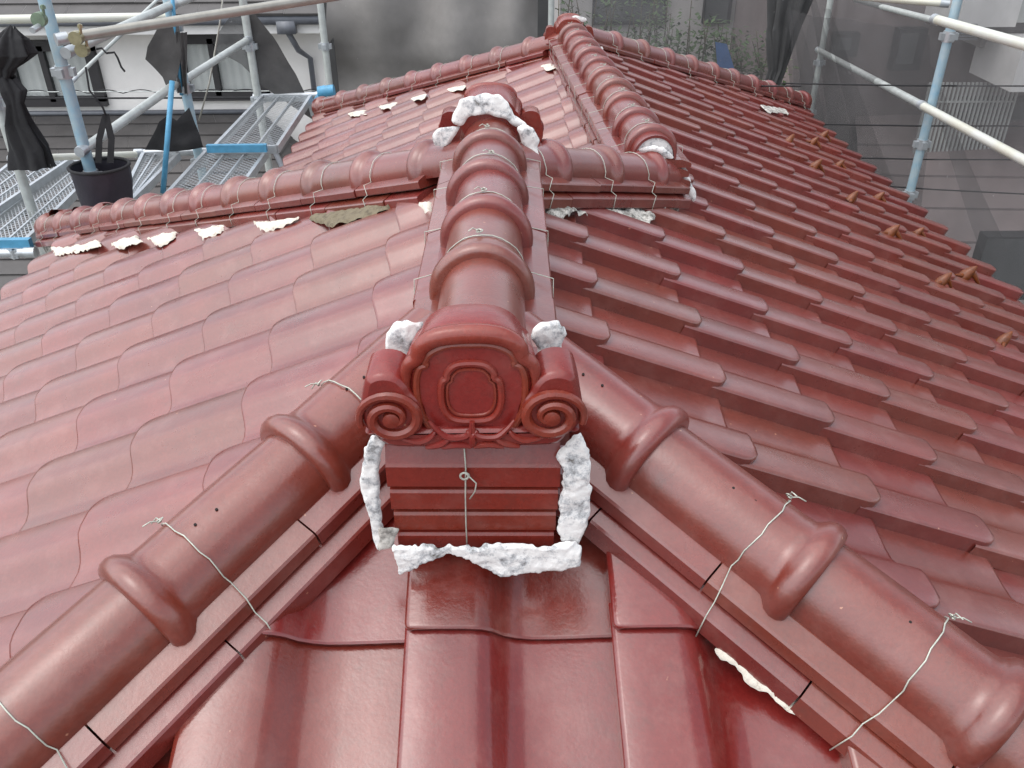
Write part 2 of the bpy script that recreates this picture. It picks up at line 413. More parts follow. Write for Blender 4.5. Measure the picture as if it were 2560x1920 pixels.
def ridge(label, A, B, r, axis_h, layers, pitch, first, nl=.30, loc=None, knots=(-8,), wires=True, end=True, cover_end=None, cover_start=0, groupwire=None, both=True, wr=WIRE_R, endlip=False, seed=1, holes=False, stack0=0.0):
    """A upper end, B lower end (on the slope surface). layers: (half width, top, bottom) from the top one down"""
    rnd = random.Random(seed)
    d, lat, up = frame(A, B); Ln = (B-A).length
    t = thing('roof_ridge', label, 'ridge', (A+B)/2)
    key = (round(pitch, 3), r)
    if key not in CV: CV[key] = cover_mesh(pitch, r)
    # cover tiles: bead (lower end) at distance 'first' from B, going up
    q = Ln-first; k = 0
    while q > cover_start:
        M = Matrix((lat, -d, up)).transposed().to_4x4() @ Matrix.Rotation(rnd.uniform(-.012, .012), 4, 'Z')
        M.translation = A+d*q+up*(axis_h+rnd.uniform(-.0015, .0015))+lat*rnd.uniform(-.002, .002)
        put('cover_tile', CV[key], t, M)
        if holes:
            for hy, ha in ((.13, 10), (.165, 14)):
                b = MB(); a = R(-ha*holes); c = A+d*(q-hy)+up*axis_h; nn = lat*math.sin(a)+up*math.cos(a)
                b.tube([c+nn*(r-.004), c+nn*(r+.0002)], .0022, 8); b.build('nail_hole', 'hole', t)
        if wires and q-pitch*.5 > cover_start:
            (k % 1 == 0) and wire(t, A+d*(q-pitch*(.35 if k % 2 else .42)), d, lat, up, r, axis_h, layers, knots[k % len(knots)], 1, rnd.uniform(-1, 1), wr)
        q -= pitch; k += 1
    if first > .05:     # the lowest piece, cut at the end
        V = []; 
        b = MB(); seg = 18
        for kk in range(seg+1):
            a = R(-96+192*kk/seg)
            for tt, qq in ((0, r-.008), (0, r), (first+.03, r-.002)): V.append(A+d*(Ln-tt)+lat*math.sin(a)*qq+up*(axis_h+math.cos(a)*qq))
        b.add(V, [(kk*3+j, (kk+1)*3+j, (kk+1)*3+j+1, kk*3+j+1) for kk in range(seg) for j in range(2)])
        b.build('cover_tile', 'ridge_tile', t, True, 50)
    for li, (hw, ht, hb) in enumerate(layers):
        for s in ((1, -1) if both else (1,)):
            q = stack0+(-nl*.5 if li % 2 else 0) + rnd.uniform(-.04, .04)*0
            while q < Ln:
                a, e = max(q, stack0)+.0015, min(q+nl, Ln)-.0015
                if e-a > .02:
                    jl = rnd.uniform(-.003, .003); jh = rnd.uniform(-.0018, .0018)
                    noshi(t, A, d, lat, up, s, a, e, hw+jl, ht+jh, hb+jh)
                q += nl
    # bedding mortar core under the flat tiles
    hw, ht, hb = layers[-1]
    b = MB(); w0 = hw-.03; P = [A+lat*l+up*h for l, h in ((-w0, hb), (w0, hb), (w0+.0, hb-.09), (-w0, hb-.09))]
    b.prism(P, d, stack0+.01, Ln-.02); b.build('mortar_bed', 'grey_mortar', t)
    b = MB(); w0 = r-.012; P = [A+lat*l+up*h for l, h in ((-w0, hb), (w0, hb), (w0*.8, axis_h+r*.5), (-w0*.8, axis_h+r*.5))]
    b.prism(P, d, stack0+.02, Ln-.02); b.build('clay_core', 'clay', t)
    plug = [A+lat*math.sin(R(x))*(r-.009)+up*(axis_h+math.cos(R(x))*(r-.009)) for x in range(-95, 96, 10)]
    b = MB(); b.prism(plug, d, Ln-.03, Ln-.006); b.build('mortar_plug', 'white_mortar', t)
    if endlip:
        # scooped end tiles closing the low end
        for hh, rr_, yy in ((-.015, .075, .03), (-.055, .06, .05)):
            b = MB(); V = []; seg = 12
            for kk in range(seg+1):
                a = math.pi*(kk/seg)+math.pi
                for rad, tt in ((rr_, -.04), (rr_, yy), (rr_+.012, yy+.008), (rr_+.012, -.04)):
                    V.append(A+d*(Ln+tt)+lat*math.cos(a)*rad+up*(hh+.05+math.sin(a)*rad*.7))
            b.add(V, [(kk*4+j, kk*4+(j+1) % 4, (kk+1)*4+(j+1) % 4, (kk+1)*4+j) for kk in range(seg) for j in range(4)])
            b.build('end_scoop', 'ridge_tile', t, True, 40)
        b = MB()
        for rr_, t0, t1 in ((r+.018, -.02, .02),):
            V = []
            for kk in range(19):
                a = R(-100+200*kk/18)
                for rad, tt in ((rr_-.02, t0), (rr_, t0), (rr_, t1), (rr_-.02, t1)): V.append(A+d*(Ln+tt)+lat*math.sin(a)*rad+up*(axis_h+math.cos(a)*rad))
            b.add(V, [(kk*4+j, kk*4+(j+1) % 4, (kk+1)*4+(j+1) % 4, (kk+1)*4+j) for kk in range(18) for j in range(4)])
        b.build('end_ring', 'ridge_tile', t, True, 40)
        b = MB(); V = []
        for kk in range(19):
            a = R(-95+190*kk/18); w = 1+.1*math.sin(kk*2.3)
            for rad, tt in ((r, -.045*w), (r+.011*w, -.03), (r+.014, -.02)): V.append(A+d*(Ln+tt)+lat*math.sin(a)*rad+up*(axis_h+math.cos(a)*rad))
        b.add(V, [(kk*3+j, kk*3+j+1, (kk+1)*3+j+1, (kk+1)*3+j) for kk in range(18) for j in range(2)])
        b.build('mortar', 'cream_mortar', t, True)
    return t
def V3(p, z): return Vector((p[0], p[1], z(*p)))
HIPL = [(.110, .070, .030), (.132, .030, -.022)]
HIPB = [(.100, .074, .040), (.119, .038, -.004)]
NEAR = [(.128, .088, .052), (.126, .050, .016), (.124, .014, -.022), (.122, -.024, -.075)]
hip_fl = ridge('near left hip running from the front ornament to the lower left corner', V3((-.10, -.435), lambda x, y: T*x), V3(HL1, lambda x, y: T*x), .075, .074, HIPL, .31, (2.351-.315) % .31, nl=.38, knots=(52, 40), seed=3, holes=1, cover_start=.1)
hip_fr = ridge('near right hip running from the front ornament to the lower right corner', V3((.10, -.556), lambda x, y: -T*x), V3(HR1, lambda x, y: -T*x), .075, .074, HIPL, .288, (2.081-.205) % .288, nl=.38, knots=(-45, -50), seed=4, holes=-1, cover_start=.1)
near = ridge('straight near ridge between the two crested ornaments, centre of the picture', Vector((0, .62, 0)), Vector((-.014, -.80, .02)), .077, .096, NEAR, .25, .40, nl=.33, knots=(4, 2, -6), seed=5)
hip_bl = ridge('rear left hip descending behind the near left slope to the scaffold', V3((-.12, .585), pL), V3(BL1, pL)-Vector((0, 0, .045)), .070, .074, HIPB, .285, .0, nl=.31, knots=(70, 60, 75), seed=6, endlip=True)
hip_br = ridge('short right hip stub joining the near ridge to the main ridge', V3((.03, .455), pR), V3(BR1, pR), .070, .075, HIPB, .27, .12, nl=.31, knots=(-70,), seed=7)
MAIN = [(.128, .105, .078), (.12, .076, .045), (.128, .043, .012), (.118, .010, -.05)]
main = ridge('long main ridge climbing away to the far peak at upper right', Vector((.44, 3.56, -.262)), Vector((.535, 1.02, -.20)), .072, .115, MAIN, .252, .06, nl=.25, knots=(0, 6), seed=8, wr=.0011)
hip_fal = ridge('far left hip descending from the far peak towards the blue scaffold joint', V3((.36, 3.57), pFL)-Vector((0, 0, .02)), V3(FL1, pFL)-Vector((0, 0, .035)), .070, .078, HIPB, .285, .0, nl=.31, knots=(60, 70), seed=9, cover_start=.12, endlip=True, wr=.0012)
hip_far = ridge('far right hip descending from the far peak along the dark netting', V3((.50, 3.58), pR)-Vector((0, 0, .03)), V3(FR1, pR)-Vector((0, 0, .03)), .070, .078, HIPB, .285, .0, nl=.31, knots=(-60,), seed=10, cover_start=.12, endlip=True, wr=.0012)

# near ridge front stack: four flat tiles seen end on, one above the other
zt = [.124, .028, -.0155, -.057, -.094]
for k in range(4):
    hw = (.121, .119, .117, .115)[k]; ht, hb = zt[k], zt[k+1]+.0015
    b = MB(); y0 = -.835+.003*k
    dr = .054 if k == 0 else .006
    prof = [(y0+.10, ht), (y0+.035, ht-.002) if k == 0 else (y0+.02, ht), (y0+.003, ht-dr), (y0, ht-dr-.004), (y0, hb+.003), (y0+.003, hb), (y0+.10, hb)]
    x0 = -.018-hw
    poly = [Vector((x0, y, z)) for y, z in prof]
    b.prism(poly, Vector((1, 0, -.02)).normalized(), 0, 2*hw)
    b.build('front_flat_tile', 'ornament', near)
b = MB(); b.box((-.02, -.66, -.17), (.10, .125, .075)); b.build('mortar_bed', 'grey_mortar', near)
b = MB(); b.tube([(-.030, -.833, .118), (-.028, -.8395, .068), (-.030, -.8405, .02), (-.031, -.839, -.03), (-.031, -.838, -.094)], .0012, 5)
b.tube([Vector((-.030+.007*math.cos(a)*(1-a/40), -.843, .055+.007*math.sin(a)*(1-a/40))) for a in [x*.6 for x in range(24)]], .0011, 5)
b.tube([(-.024, -.843, .055), (-.014, -.846, .045), (-.016, -.845, .030), (-.024, -.842, .014)], .0011, 5)
b.build('tie_wire', 'wire', near, True)

# ------------------------------------------------------------------ crested ridge-end ornament
def extrude2(outline, y0, y1, bev=.004, depthbev=.004):
    """outline in (x,z), counter-clockwise seen from -Y; front face at y0, back at y1; bevelled front"""
    n = len(outline); cx = sum(p[0] for p in outline)/n; cz = sum(p[1] for p in outline)/n
    def off(d):
        o = []
        for i in range(n):
            a, p, c = outline[i-1], outline[i], outline[(i+1) % n]
            t = Vector((c[0]-a[0], c[1]-a[1])); t.normalize(); nn = Vector((t.y, -t.x))
            o.append((p[0]-nn.x*d, p[1]-nn.y*d))
        return o
    rings = [(off(0), y1), (off(0), y0+depthbev), (off(bev*.3), y0+depthbev*.35), (off(bev), y0)]
    V = [Vector((x, y, z)) for o, y in rings for x, z in o]; F = []
    for k in range(3):
        for i in range(n): F.append((k*n+i, (k+1)*n+i, (k+1)*n+(i+1) % n, k*n+(i+1) % n))
    F.append(tuple(3*n+i for i in range(n))); F.append(tuple(range(n))[::-1])
    return V, F
KX, KZ = .000229, .000272
def zp(x, y): return ((x-740)*KX, (800-y)*KZ)
def smooth_poly(pts, n=4, closed=True):
    o = []; m_ = len(pts)
    for i in range(m_ if closed else m_-1):
        p0, p1, p2, p3 = (Vector(pts[(i+k) % m_]) if closed else Vector(pts[min(max(i+k, 0), m_-1)]) for k in (-1, 0, 1, 2))
        for j in range(n):
            t = j/n; o.append(tuple(.5*((2*p1)+(-p0+p2)*t+(2*p0-5*p1+4*p2-p3)*t*t+(-p0+3*p1-3*p2+p3)*t*t*t)))
    if not closed: o.append(tuple(pts[-1]))
    return o
def mirror(half): return half+[(1480-x, y) for x, y in half[::-1]]
def ornament_meshes():
    D = {}
    def mk(name, fn): b = MB(); fn(b); D[name] = b
    # counter clockwise from the bottom left going right is needed: build left half from top to bottom then mirror
    half = [(740, 165), (600, 175), (500, 215), (440, 275), (425, 305), (385, 340), (368, 420), (372, 500), (420, 600), (440, 700), (520, 760), (740, 770)]
    lefts = [zp(*p) for p in half]; outline = [zp(x, y) for x, y in half] + [zp(1480-x, y) for x, y in half[::-1][1:-1]]
    outline = smooth_poly(outline, 3)
    def body(b):
        V, F = extrude2(outline, .004, .10, .013, .018)
        b.add([Vector((v.x*.93, v.y, v.z*.91)) if v.y > .09 else v for v in V], F)
    mk('crest_body', body)
    # raised outer rim with its notches
    rim = [(740, 250), (620, 255), (530, 290), (495, 335), (500, 355), (462, 372), (440, 440), (440, 540), (455, 620), (500, 700), (560, 745), (660, 745), (730, 720)]
    rimp = smooth_poly([zp(x, y) for x, y in rim[::-1]]+[zp(1480-x, y) for x, y in rim[1:]], 4, False)
    def rimf(b): b.tube([Vector((x, .004, z)) for x, z in rimp], .0048, 8)
    mk('crest_rim', rimf)
    hood = [(372, 500), (368, 420), (385, 345), (440, 300), (470, 240), (560, 195), (740, 180)]
    hp = smooth_poly([zp(x+14, y+18) for x, y in hood]+[zp(1480-x-14, y+18) for x, y in hood[::-1][1:]], 4, False)
    def hoodf(b): b.tube([Vector((x, .006, z)) for x, z in hp], [.004+.009*math.sin(math.pi*min(1, max(0, i/(len(hp)-1)))) for i in range(len(hp))], 10)
    mk('crest_hood', hoodf)
    med = [(740, 345), (660, 355), (615, 395), (608, 425), (580, 450), (572, 540), (590, 610), (640, 655), (740, 665)]
    mp = smooth_poly([zp(x, y) for x, y in med]+[zp(1480-x, y) for x, y in med[::-1][1:-1]], 4)
    def medf(b): b.tube([Vector((x, .003, z)) for x, z in mp], .0050, 8, closed=True)
    mk('medallion_rim', medf)
    med2 = [(740+(x-740)*.80, 512+(y-512)*.80) for x, y in med]
    mp2 = smooth_poly([zp(x, y) for x, y in med2]+[zp(1480-x, y) for x, y in med2[::-1][1:-1]], 4)
    def medi(b): b.tube([Vector((x, .003, z)) for x, z in mp2], .0022, 6, closed=True)
    mk('medallion_inner_rim', medi)
    for sgn, nm in ((1, 'volute'), (-1, 'volute')):
        pass
    def volute(s):
        b = MB()
        pts = [(150, 450), (112, 600), (125, 680), (190, 740), (300, 770), (430, 745), (468, 640), (455, 545), (415, 500), (392, 455), (340, 405), (260, 388), (185, 405)]
        o = [zp(x if s > 0 else 1480-x, y) for x, y in pts]
        if s < 0: o = o[::-1]
        b.add(*extrude2(smooth_poly(o, 3), -.004, .062, .008, .009))
        return b
    def spiral(s):
        b = MB(); P, Rr = [], []
        cx, cy = 290, 622
        for k in range(46):
            a = R(200-k*15); rr = 150*(1-k/45)**.8+22
            x, y = cx+rr*math.cos(a)*1.08, cy-rr*math.sin(a)*.80
            x = x if s > 0 else 1480-x
            px, pz = zp(x, y); P.append(Vector((px, -.005-.004*k/45, pz))); Rr.append(.0032+.0045*math.sin(math.pi*min(1, (k+5)/48)))
        b.tube(P, Rr, 8)
        px, pz = zp(cx if s > 0 else 1480-cx, cy+5)
        b.tube([Vector((px, .0, pz)), Vector((px, -.012, pz)), Vector((px, -.0145, pz))], [.012, .011, .005], 12)
        return b
    D['volute'] = volute(1); D['volute.R'] = volute(-1); D['volute_spiral'] = spiral(1); D['volute_spiral.R'] = spiral(-1)
    base = [(200, 735), (250, 790), (400, 803), (740, 803)]
    bo = [zp(x, y) for x, y in [(200, 700)]+base]+[zp(1480-x, y) for x, y in base[::-1][1:]+[(200, 700)]]
    def basef(b):
        b.add(*extrude2(smooth_poly(bo, 2), -.006, .10, .006, .008))
    mk('base_band', basef)
    for nm, s in (('base_scroll', 1), ('base_scroll.R', -1)):
        b = MB()
        for cv in ([(735, 650), (730, 705), (690, 735), (600, 735), (540, 690), (500, 640)], [(735, 795), (740, 735), (770, 700)], [(330, 740), (430, 760), (500, 735), (530, 700)], [(470, 795), (560, 775), (610, 740)], [(560, 797), (650, 780), (735, 795)]):
            pp = smooth_poly([zp(x if s > 0 else 1480-x, y) for x, y in cv], 5, False); n_ = len(pp)
            b.tube([Vector((x, -.0065, z)) for x, z in pp], [.0015+.0035*math.sin(math.pi*(i+1)/(n_+1)) for i in range(n_)], 7)
        D[nm] = b
    return {k: v.me(k.split('.')[0], 'ornament', True, 42) for k, v in D.items()}
OM = ornament_meshes()
def ornament(label, loc, rz, scale=1):
    M = Matrix.Translation(Vector(loc)) @ Matrix.Rotation(rz, 4, 'Z') @ Matrix.Scale(scale, 4)
    t = put('ridge_end_ornament', None, None, M); tag(t, label, 'roof ornament', 'crested ornaments at the ridge ends')
    vol = {}
    for k, me in OM.items():
        base = k.split('.')[0]
        if base == 'volute_spiral': continue
        o = put(base, me, t, M)
        if base == 'volute': vol[k[6:]] = o
    for k, me in OM.items():
        if k.startswith('volute_spiral'): put('volute_spiral', me, vol[k[13:]], M)
    return t
orn1 = ornament('large crested ornament with two scroll volutes facing the camera in front', (-.016, -.862, .122), 0)
orn2 = ornament('crested ornament seen from behind, smeared with white mortar mid picture', (.0, .665, .066), math.pi)
orn3 = ornament('small ornament crowning the far peak, seen from behind at the top', (.437, 3.62, -.215), math.pi)

# ------------------------------------------------------------------ mortar patches
def patch(parent, pts, mat, thick=.010, res=.004, seed=0, name='mortar', ragged=.008, sink=.006, lump=1.0):
    """irregular plaster lump filling the polygon 'pts' (3D, roughly planar)"""
    pts = [Vector(p) for p in pts]; c = sum(pts, Vector())/len(pts)
    n = Vector()
    for i, p in enumerate(pts):
        q = pts[(i+1) % len(pts)]; n += (p-c).cross(q-c)
    n.normalize()
    if n.dot(CAM-c) < 0: n = -n
    ex = (pts[1]-pts[0]); ex = (ex-n*ex.dot(n)).normalized(); ey = n.cross(ex)
    P2 = [((p-c).dot(ex), (p-c).dot(ey)) for p in pts]; H = [(p-c).dot(n) for p in pts]
    x0, x1 = min(p[0] for p in P2)-.01, max(p[0] for p in P2)+.01; y0, y1 = min(p[1] for p in P2)-.01, max(p[1] for p in P2)+.01
    def sd(x, y):
        ins = False; dm = 9
        for i in range(len(P2)):
            (ax, ay), (bx, by) = P2[i], P2[(i+1) % len(P2)]
            if (ay > y) != (by > y) and x < (bx-ax)*(y-ay)/(by-ay)+ax: ins = not ins
            t = max(0, min(1, ((x-ax)*(bx-ax)+(y-ay)*(by-ay))/max(1e-9, (bx-ax)**2+(by-ay)**2)))
            dm = min(dm, math.hypot(x-ax-t*(bx-ax), y-ay-t*(by-ay)))
        return dm if ins else -dm
    nx, ny = max(2, int((x1-x0)/res)), max(2, int((y1-y0)/res)); V, idx, F = [], {}, []
    inside = {}
    for i in range(nx+1):
        for j in range(ny+1):
            x, y = x0+i*res, y0+j*res
            s = sd(x, y)+ragged*(noise.noise(Vector((x*26+seed*7, y*26, seed)))+.45*noise.noise(Vector((x*130, y*130+seed*3, 2.1))))
            inside[i, j] = s
            wsum = 0; hh = 0
            for (px, py), h in zip(P2, H):
                w = 1/((px-x)**2+(py-y)**2+1e-6); wsum += w; hh += w*h
            k = min(1, max(0, s/.0025))
            lumpn = .7+(.30*noise.noise(Vector((x*18+seed, y*18, seed*1.7)))+.16*noise.noise(Vector((x*48, y*48+seed, 3)))+.10*noise.noise(Vector((x*130, y*130+seed, 3))))*lump
            idx[i, j] = len(V); V.append(c+ex*x+ey*y+n*(hh/wsum-sink+(thick+sink)*k*max(.25, lumpn)))
    for i in range(nx):
        for j in range(ny):
            if sum(inside[a] > 0 for a in ((i, j), (i+1, j), (i, j+1), (i+1, j+1))) >= 3: F.append((idx[i, j], idx[i+1, j], idx[i+1, j+1], idx[i, j+1]))
    if not F: return None
    ec = {}
    for f in F:
        for a, e in zip(f, f[1:]+f[:1]): k = (min(a, e), max(a, e)); ec[k] = ec.get(k, 0)+1
    nb = {}
    for (a, e), n_ in ec.items():
        if n_ == 1: nb.setdefault(a, []).append(e); nb.setdefault(e, []).append(a)
    for _ in range(3):
        new = {k: V[k]*.4+sum((V[a] for a in l), Vector())*(.6/len(l)) for k, l in nb.items()}
        for k, v in new.items(): V[k] = v
    used = sorted({k for f in F for k in f}); mp = {k: a for a, k in enumerate(used)}
    return put(name, mesh(name, [V[k] for k in used], [tuple(mp[k] for k in f) for f in F], mat, True), parent)
def z5(x, y): return ((850+x/2.212)/1.15732, (750+y/2.212)/1.15732)
def P5(pts, f): return [f(*z5(x, y)) for x, y in pts]
yf = lambda y: (lambda u, v: aty(u, v, y))
patch(near, P5([(1290, 735), (1345, 730), (1380, 860), (1400, 920), (1385, 1010), (1390, 1130), (1370, 1270), (1325, 1370), (1230, 1330), (1200, 1270), (1240, 1190), (1210, 1120), (1215, 1000), (1240, 940), (1195, 870)], yf(-.842)), 'white_mortar', .008, .0025, 1)
patch(near, P5([(190, 740), (260, 790), (235, 830), (222, 900), (222, 1060), (235, 1250), (250, 1375), (200, 1380), (160, 1180), (105, 1050), (112, 940), (135, 830)], yf(-.832)), 'white_mortar', .007, .0025, 2, ragged=.004)
patch(near, P5([(230, 1255), (340, 1265), (300, 1370), (215, 1380)], yf(-.842)), 'grey_mortar', .008, .0035, 3)
patch(near, P5([(295, 1362), (600, 1358), (1000, 1360), (1290, 1350), (1350, 1375), (1330, 1460), (1200, 1500), (1030, 1520), (900, 1525), (780, 1480), (680, 1430), (600, 1400), (560, 1430), (440, 1460), (380, 1500), (320, 1525), (300, 1470)], yf(-.850)), 'white_mortar', .008, .0025, 4)
patch(near, P5([(390, 110), (445, 118), (462, 160), (410, 240), (375, 370), (225, 390), (245, 250), (260, 190), (330, 140)], yf(-.755)), 'white_mortar', .010, .003, 5)
patch(near, P5([(1075, 150), (1130, 110), (1200, 112), (1270, 190), (1225, 250), (1275, 390), (1110, 360), (1105, 260), (1065, 200)], yf(-.755)), 'white_mortar', .010, .003, 6)
# mortar behind the middle ornament (px in 2212 space)
def Z2(x, y): return ((800+x/2.37)/1.15732, (y/2.37)/1.15732)
def P2(pts, f): return [f(*Z2(x, y)) for x, y in pts]
patch(orn2, P2([(835, 580), (960, 550), (1060, 555), (1120, 600), (1170, 690), (1240, 740), (1215, 760), (1150, 750), (1100, 700), (1000, 680), (900, 690), (840, 750), (780, 720), (800, 640)], yf(.548)), 'white_mortar', .012, .005, 7)
patch(orn2, P2([(780, 730), (845, 745), (800, 820), (740, 870), (675, 865), (665, 800), (700, 760)], yf(.560)), 'white_mortar', .012, .005, 8)
patch(orn2, P2([(1150, 740), (1230, 725), (1290, 760), (1300, 815), (1310, 850), (1290, 880), (1325, 1000), (1310, 1065), (1285, 1050), (1260, 960), (1230, 900), (1190, 830)], yf(.50)), 'white_mortar', .012, .005, 9)
patch(hip_br, P2([(1330, 1262), (1500, 1250), (1700, 1262), (2020, 1240), (2040, 1270), (1980, 1300), (1940, 1360), (1850, 1340), (1760, 1310), (1650, 1290), (1480, 1290), (1380, 1330), (1335, 1320)], lambda u, v: onR(u, v, .012)), 'grey_mortar', .022, .006, 10, lump=1.8)
patch(hip_br, [aty(u, v, 1.06) for u, v in ((1470, 378), (1490, 385), (1503, 415), (1502, 440), (1492, 430), (1478, 405))], 'white_mortar', .012, .006, 11)
patch(main, [aty(u, v, .985) for u, v in ((1378, 318), (1425, 312), (1446, 325), (1460, 345), (1445, 345), (1420, 332), (1385, 328))], 'white_mortar', .014, .006, 12)
patch(orn3, [aty(u, v, 3.56) for u, v in ((1213, 48), (1235, 33), (1268, 37), (1272, 50), (1245, 46), (1222, 58))], 'white_mortar', .02, .012, 13)
patch(orn3, [aty(u, v, 3.5) for u, v in ((1192, 88), (1207, 72), (1212, 85), (1200, 120), (1190, 115), (1192, 100))], 'white_mortar', .02, .012, 14)
patch(orn3, [aty(u, v, 3.5) for u, v in ((1290, 95), (1303, 95), (1308, 115), (1300, 118))], 'white_mortar', .02, .012, 15)
# plaster showing under the rear left hip
for k, pp in enumerate([[(108, 545), (140, 550), (190, 540), (215, 532), (222, 545), (195, 553), (165, 560), (120, 567)], [(238, 540), (300, 525), (310, 535), (285, 545), (255, 553)], [(320, 530), (385, 515), (378, 530), (345, 548)],
        [(418, 512), (488, 500), (478, 520), (440, 530)], [(548, 497), (600, 492), (655, 482), (635, 495), (580, 515), (560, 508)], [(905, 455), (935, 452), (930, 478), (915, 470)]]):
    patch(hip_bl, [onL(u, v-12, .045) for u, v in pp], 'cream_mortar', .018, .006, 20+k)
patch(hip_bl, [onL(u, v-8, .035) for u, v in ((660, 482), (720, 470), (820, 455), (850, 452), (830, 468), (760, 490), (720, 500), (690, 492))], 'clay', .018, .007, 30)
for k, pp in enumerate([[(748, 248), (790, 240), (795, 250), (760, 256)], [(815, 232), (860, 222), (850, 238), (825, 240)], [(885, 215), (925, 205), (915, 218), (895, 222)], [(960, 195), (1010, 186), (1000, 196), (975, 202)], [(1165, 145), (1200, 140), (1205, 150), (1180, 156)]]):
    patch(hip_fal, [onFL(u, v-2, .04) for u, v in pp], 'cream_mortar', .012, .012, 40+k)
for k, pp in enumerate([[(1640, 240), (1700, 250), (1705, 262), (1660, 258)]]):
    patch(hip_far, [onR(u, v-13, .04) for u, v in pp], 'grey_mortar', .012, .012, 50+k)
patch(hip_fr, [onF(u-9, v+8, .024) for u, v in ((1545, 1383), (1575, 1392), (1640, 1437), (1720, 1497), (1797, 1560), (1788, 1577), (1740, 1545), (1660, 1490), (1600, 1440), (1565, 1420))], 'cream_mortar', .010, .003, 60)

# ------------------------------------------------------------------ amber snow guards on the right slope
sgp = [((2165, 735), 'nearest the right edge'), ((2035, 608), 'fifth row from the far hip, ridge side'), ((2087, 596), 'fifth row from the far hip, eave side'), ((1923, 505), 'fourth row, ridge side of its pair'), ((1982, 503), 'fourth row, eave side of its pair'),
       ((1838, 428), 'third row, ridge side of its pair'), ((1896, 428), 'third row, eave side of its pair'), ((1760, 360), 'second row, ridge side of its pair'), ((1812, 356), 'second row, eave side of its pair'),
       ((1702, 305), 'farthest row, ridge side'), ((1757, 306), 'farthest row, middle one'), ((1778, 293), 'farthest row, at the eave')]
def guard_mesh():
    b = MB()
    b.tube([(-.012, 0, -.004), (-.008, 0, .016), (-.002, 0, .036), (.003, 0, .050), (.005, 0, .056)], [.022, .021, .014, .007, .002], 10)
    b.tube([(.0, .0, .030), (.028, .006, .016), (.052, .010, .0)], [.010, .009, .006], 8)
    b.tube([(-.01, .0, .008), (-.03, -.02, .006), (-.05, -.03, .0)], [.010, .007, .004], 8)
    return b.me('snow_guard', 'amber', True, 60)
GM = guard_mesh()
for (u, v), w in sgp:
    p = onR(u, v+6, .025)
    M = Matrix.Rotation(SL, 4, 'Y'); M = Matrix.Translation(p) @ M @ Matrix.Rotation(random.uniform(-.7, .7), 4, 'Z') @ Matrix.Scale(random.uniform(.85, 1.25), 4)
    tag(put('snow_guard', GM, None, M), 'amber brown snow guard on the right slope, '+w, 'snow guard', 'snow guards on the right slope')

exec_marker = None
# ------------------------------------------------------------------ surroundings
GZ = -6.5
b = MB(); b.quad((-150, -60, GZ), (150, -60, GZ), (150, 220, GZ), (-150, 220, GZ)); kind(b.build('ground', 'ground'), 'structure')
# body of the tiled house under the slopes
hb_ = thing('house_walls', 'pale walls of the tiled house hidden under its own eaves', 'house')
b = MB(); b.box((.04, .2, -3.9), (2.1, 2.4, 2.6)); b.box((.6, 3.4, -3.9), (1.4, 1.5, 2.6)); b.build('wall', 'house_wall', hb_)

# --- scaffold
def pole(name, label, pts, r, mat, group=None, collars=(), parent=None):
    c = Vector(pts[0]); t = thing(name, label, 'scaffold pipe', c, group)
    b = MB(); b.tube(pts, r, 14); b.build('pipe', mat, t, True, 40)
    for q in collars:
        q = Vector(q); b = MB(); b.tube([q-Vector((0, 0, .035)), q+Vector((0, 0, .035))], r*1.22, 14)
        b.box(q, (r*1.9, r*.55, .022)); b.box(q, (r*.55, r*1.9, .022)); b.build('collar', 'galvanised', t, True, 35)
    return t
PG = 'upright scaffold pipes'
def upright(px, y, r, mat, label, ys, z1=2.2, z0=GZ):
    p = aty(px[0], px[1], y)
    return pole('scaffold_pipe', label, [(p.x, y, z0), (p.x, y, z1)], r, mat, PG, [(p.x, y, aty(px[0], v, y).z) for v in ys]), p
(_, p1) = upright((163, 250), 3.3, .034, 'pipe_blue', 'thick blue-grey upright pipe left of the black bag', (155, 380))
(_, p2) = upright((392, 150), 4.5, .033, 'pipe_blue', 'upright pipe with a blue bar beside it, second from the left', (190, 60, 350))
(_, p3) = upright((540, 100), 5.6, .032, 'pipe_grey', 'upright pipe where the sloping handrail ends', (100, 215))
(_, p4) = upright((700, 80), 6.7, .032, 'pipe_grey', 'upright pipe at the left edge of the big grey sheet', (100,))
(_, p0) = upright((8, 260), 3.4, .030, 'pipe_grey', 'upright pipe at the left frame edge beside black netting', (222,))
(_, p6) = upright((1190, 60), 7.3, .03, 'pipe_grey', 'upright pipe between the grey sheet and the clear netting', ())
def rail(label, a, b_, r, mat, extra=None):
    c = (Vector(a)+Vector(b_))/2; t = thing('scaffold_rail', label, 'scaffold rail', c, 'sloping and level scaffold rails')
    b = MB(); b.tube([a, b_], r, 12); b.build('pipe', mat, t, True, 40)
    for q in (Vector(a), Vector(b_)):
        b = MB(); d = (Vector(b_)-Vector(a)).normalized(); b.tube([q-d*.03, q+d*.03], r*1.15, 12); b.build('pipe_end', 'galvanised', t, True, 40)
    return t
A1 = aty(177, 325, 3.26); A2 = aty(385, 178, 4.46); A3 = aty(535, 86, 5.56)
rail('lower handrail from the thick left upright to the second upright', A1, A2, .028, 'pipe_grey')
rail('handrail from the second upright up to the third upright', A2+Vector((.02, .03, .0)), A3, .026, 'pipe_grey')
rail('upper pale rail with brass clamp, behind the brown pipe', aty(148, 112, 3.26), aty(372, 10, 4.46), .028, 'pipe_grey')
rail('short rail continuing past the second upright at the top', aty(372, 12, 4.5), aty(500, -40, 5.5), .026, 'pipe_grey')
br = rail('long brown grey pipe crossing the top left of the picture', aty(133, 84, 3.15), aty(760, -14, 4.3), .029, 'pipe_brown')
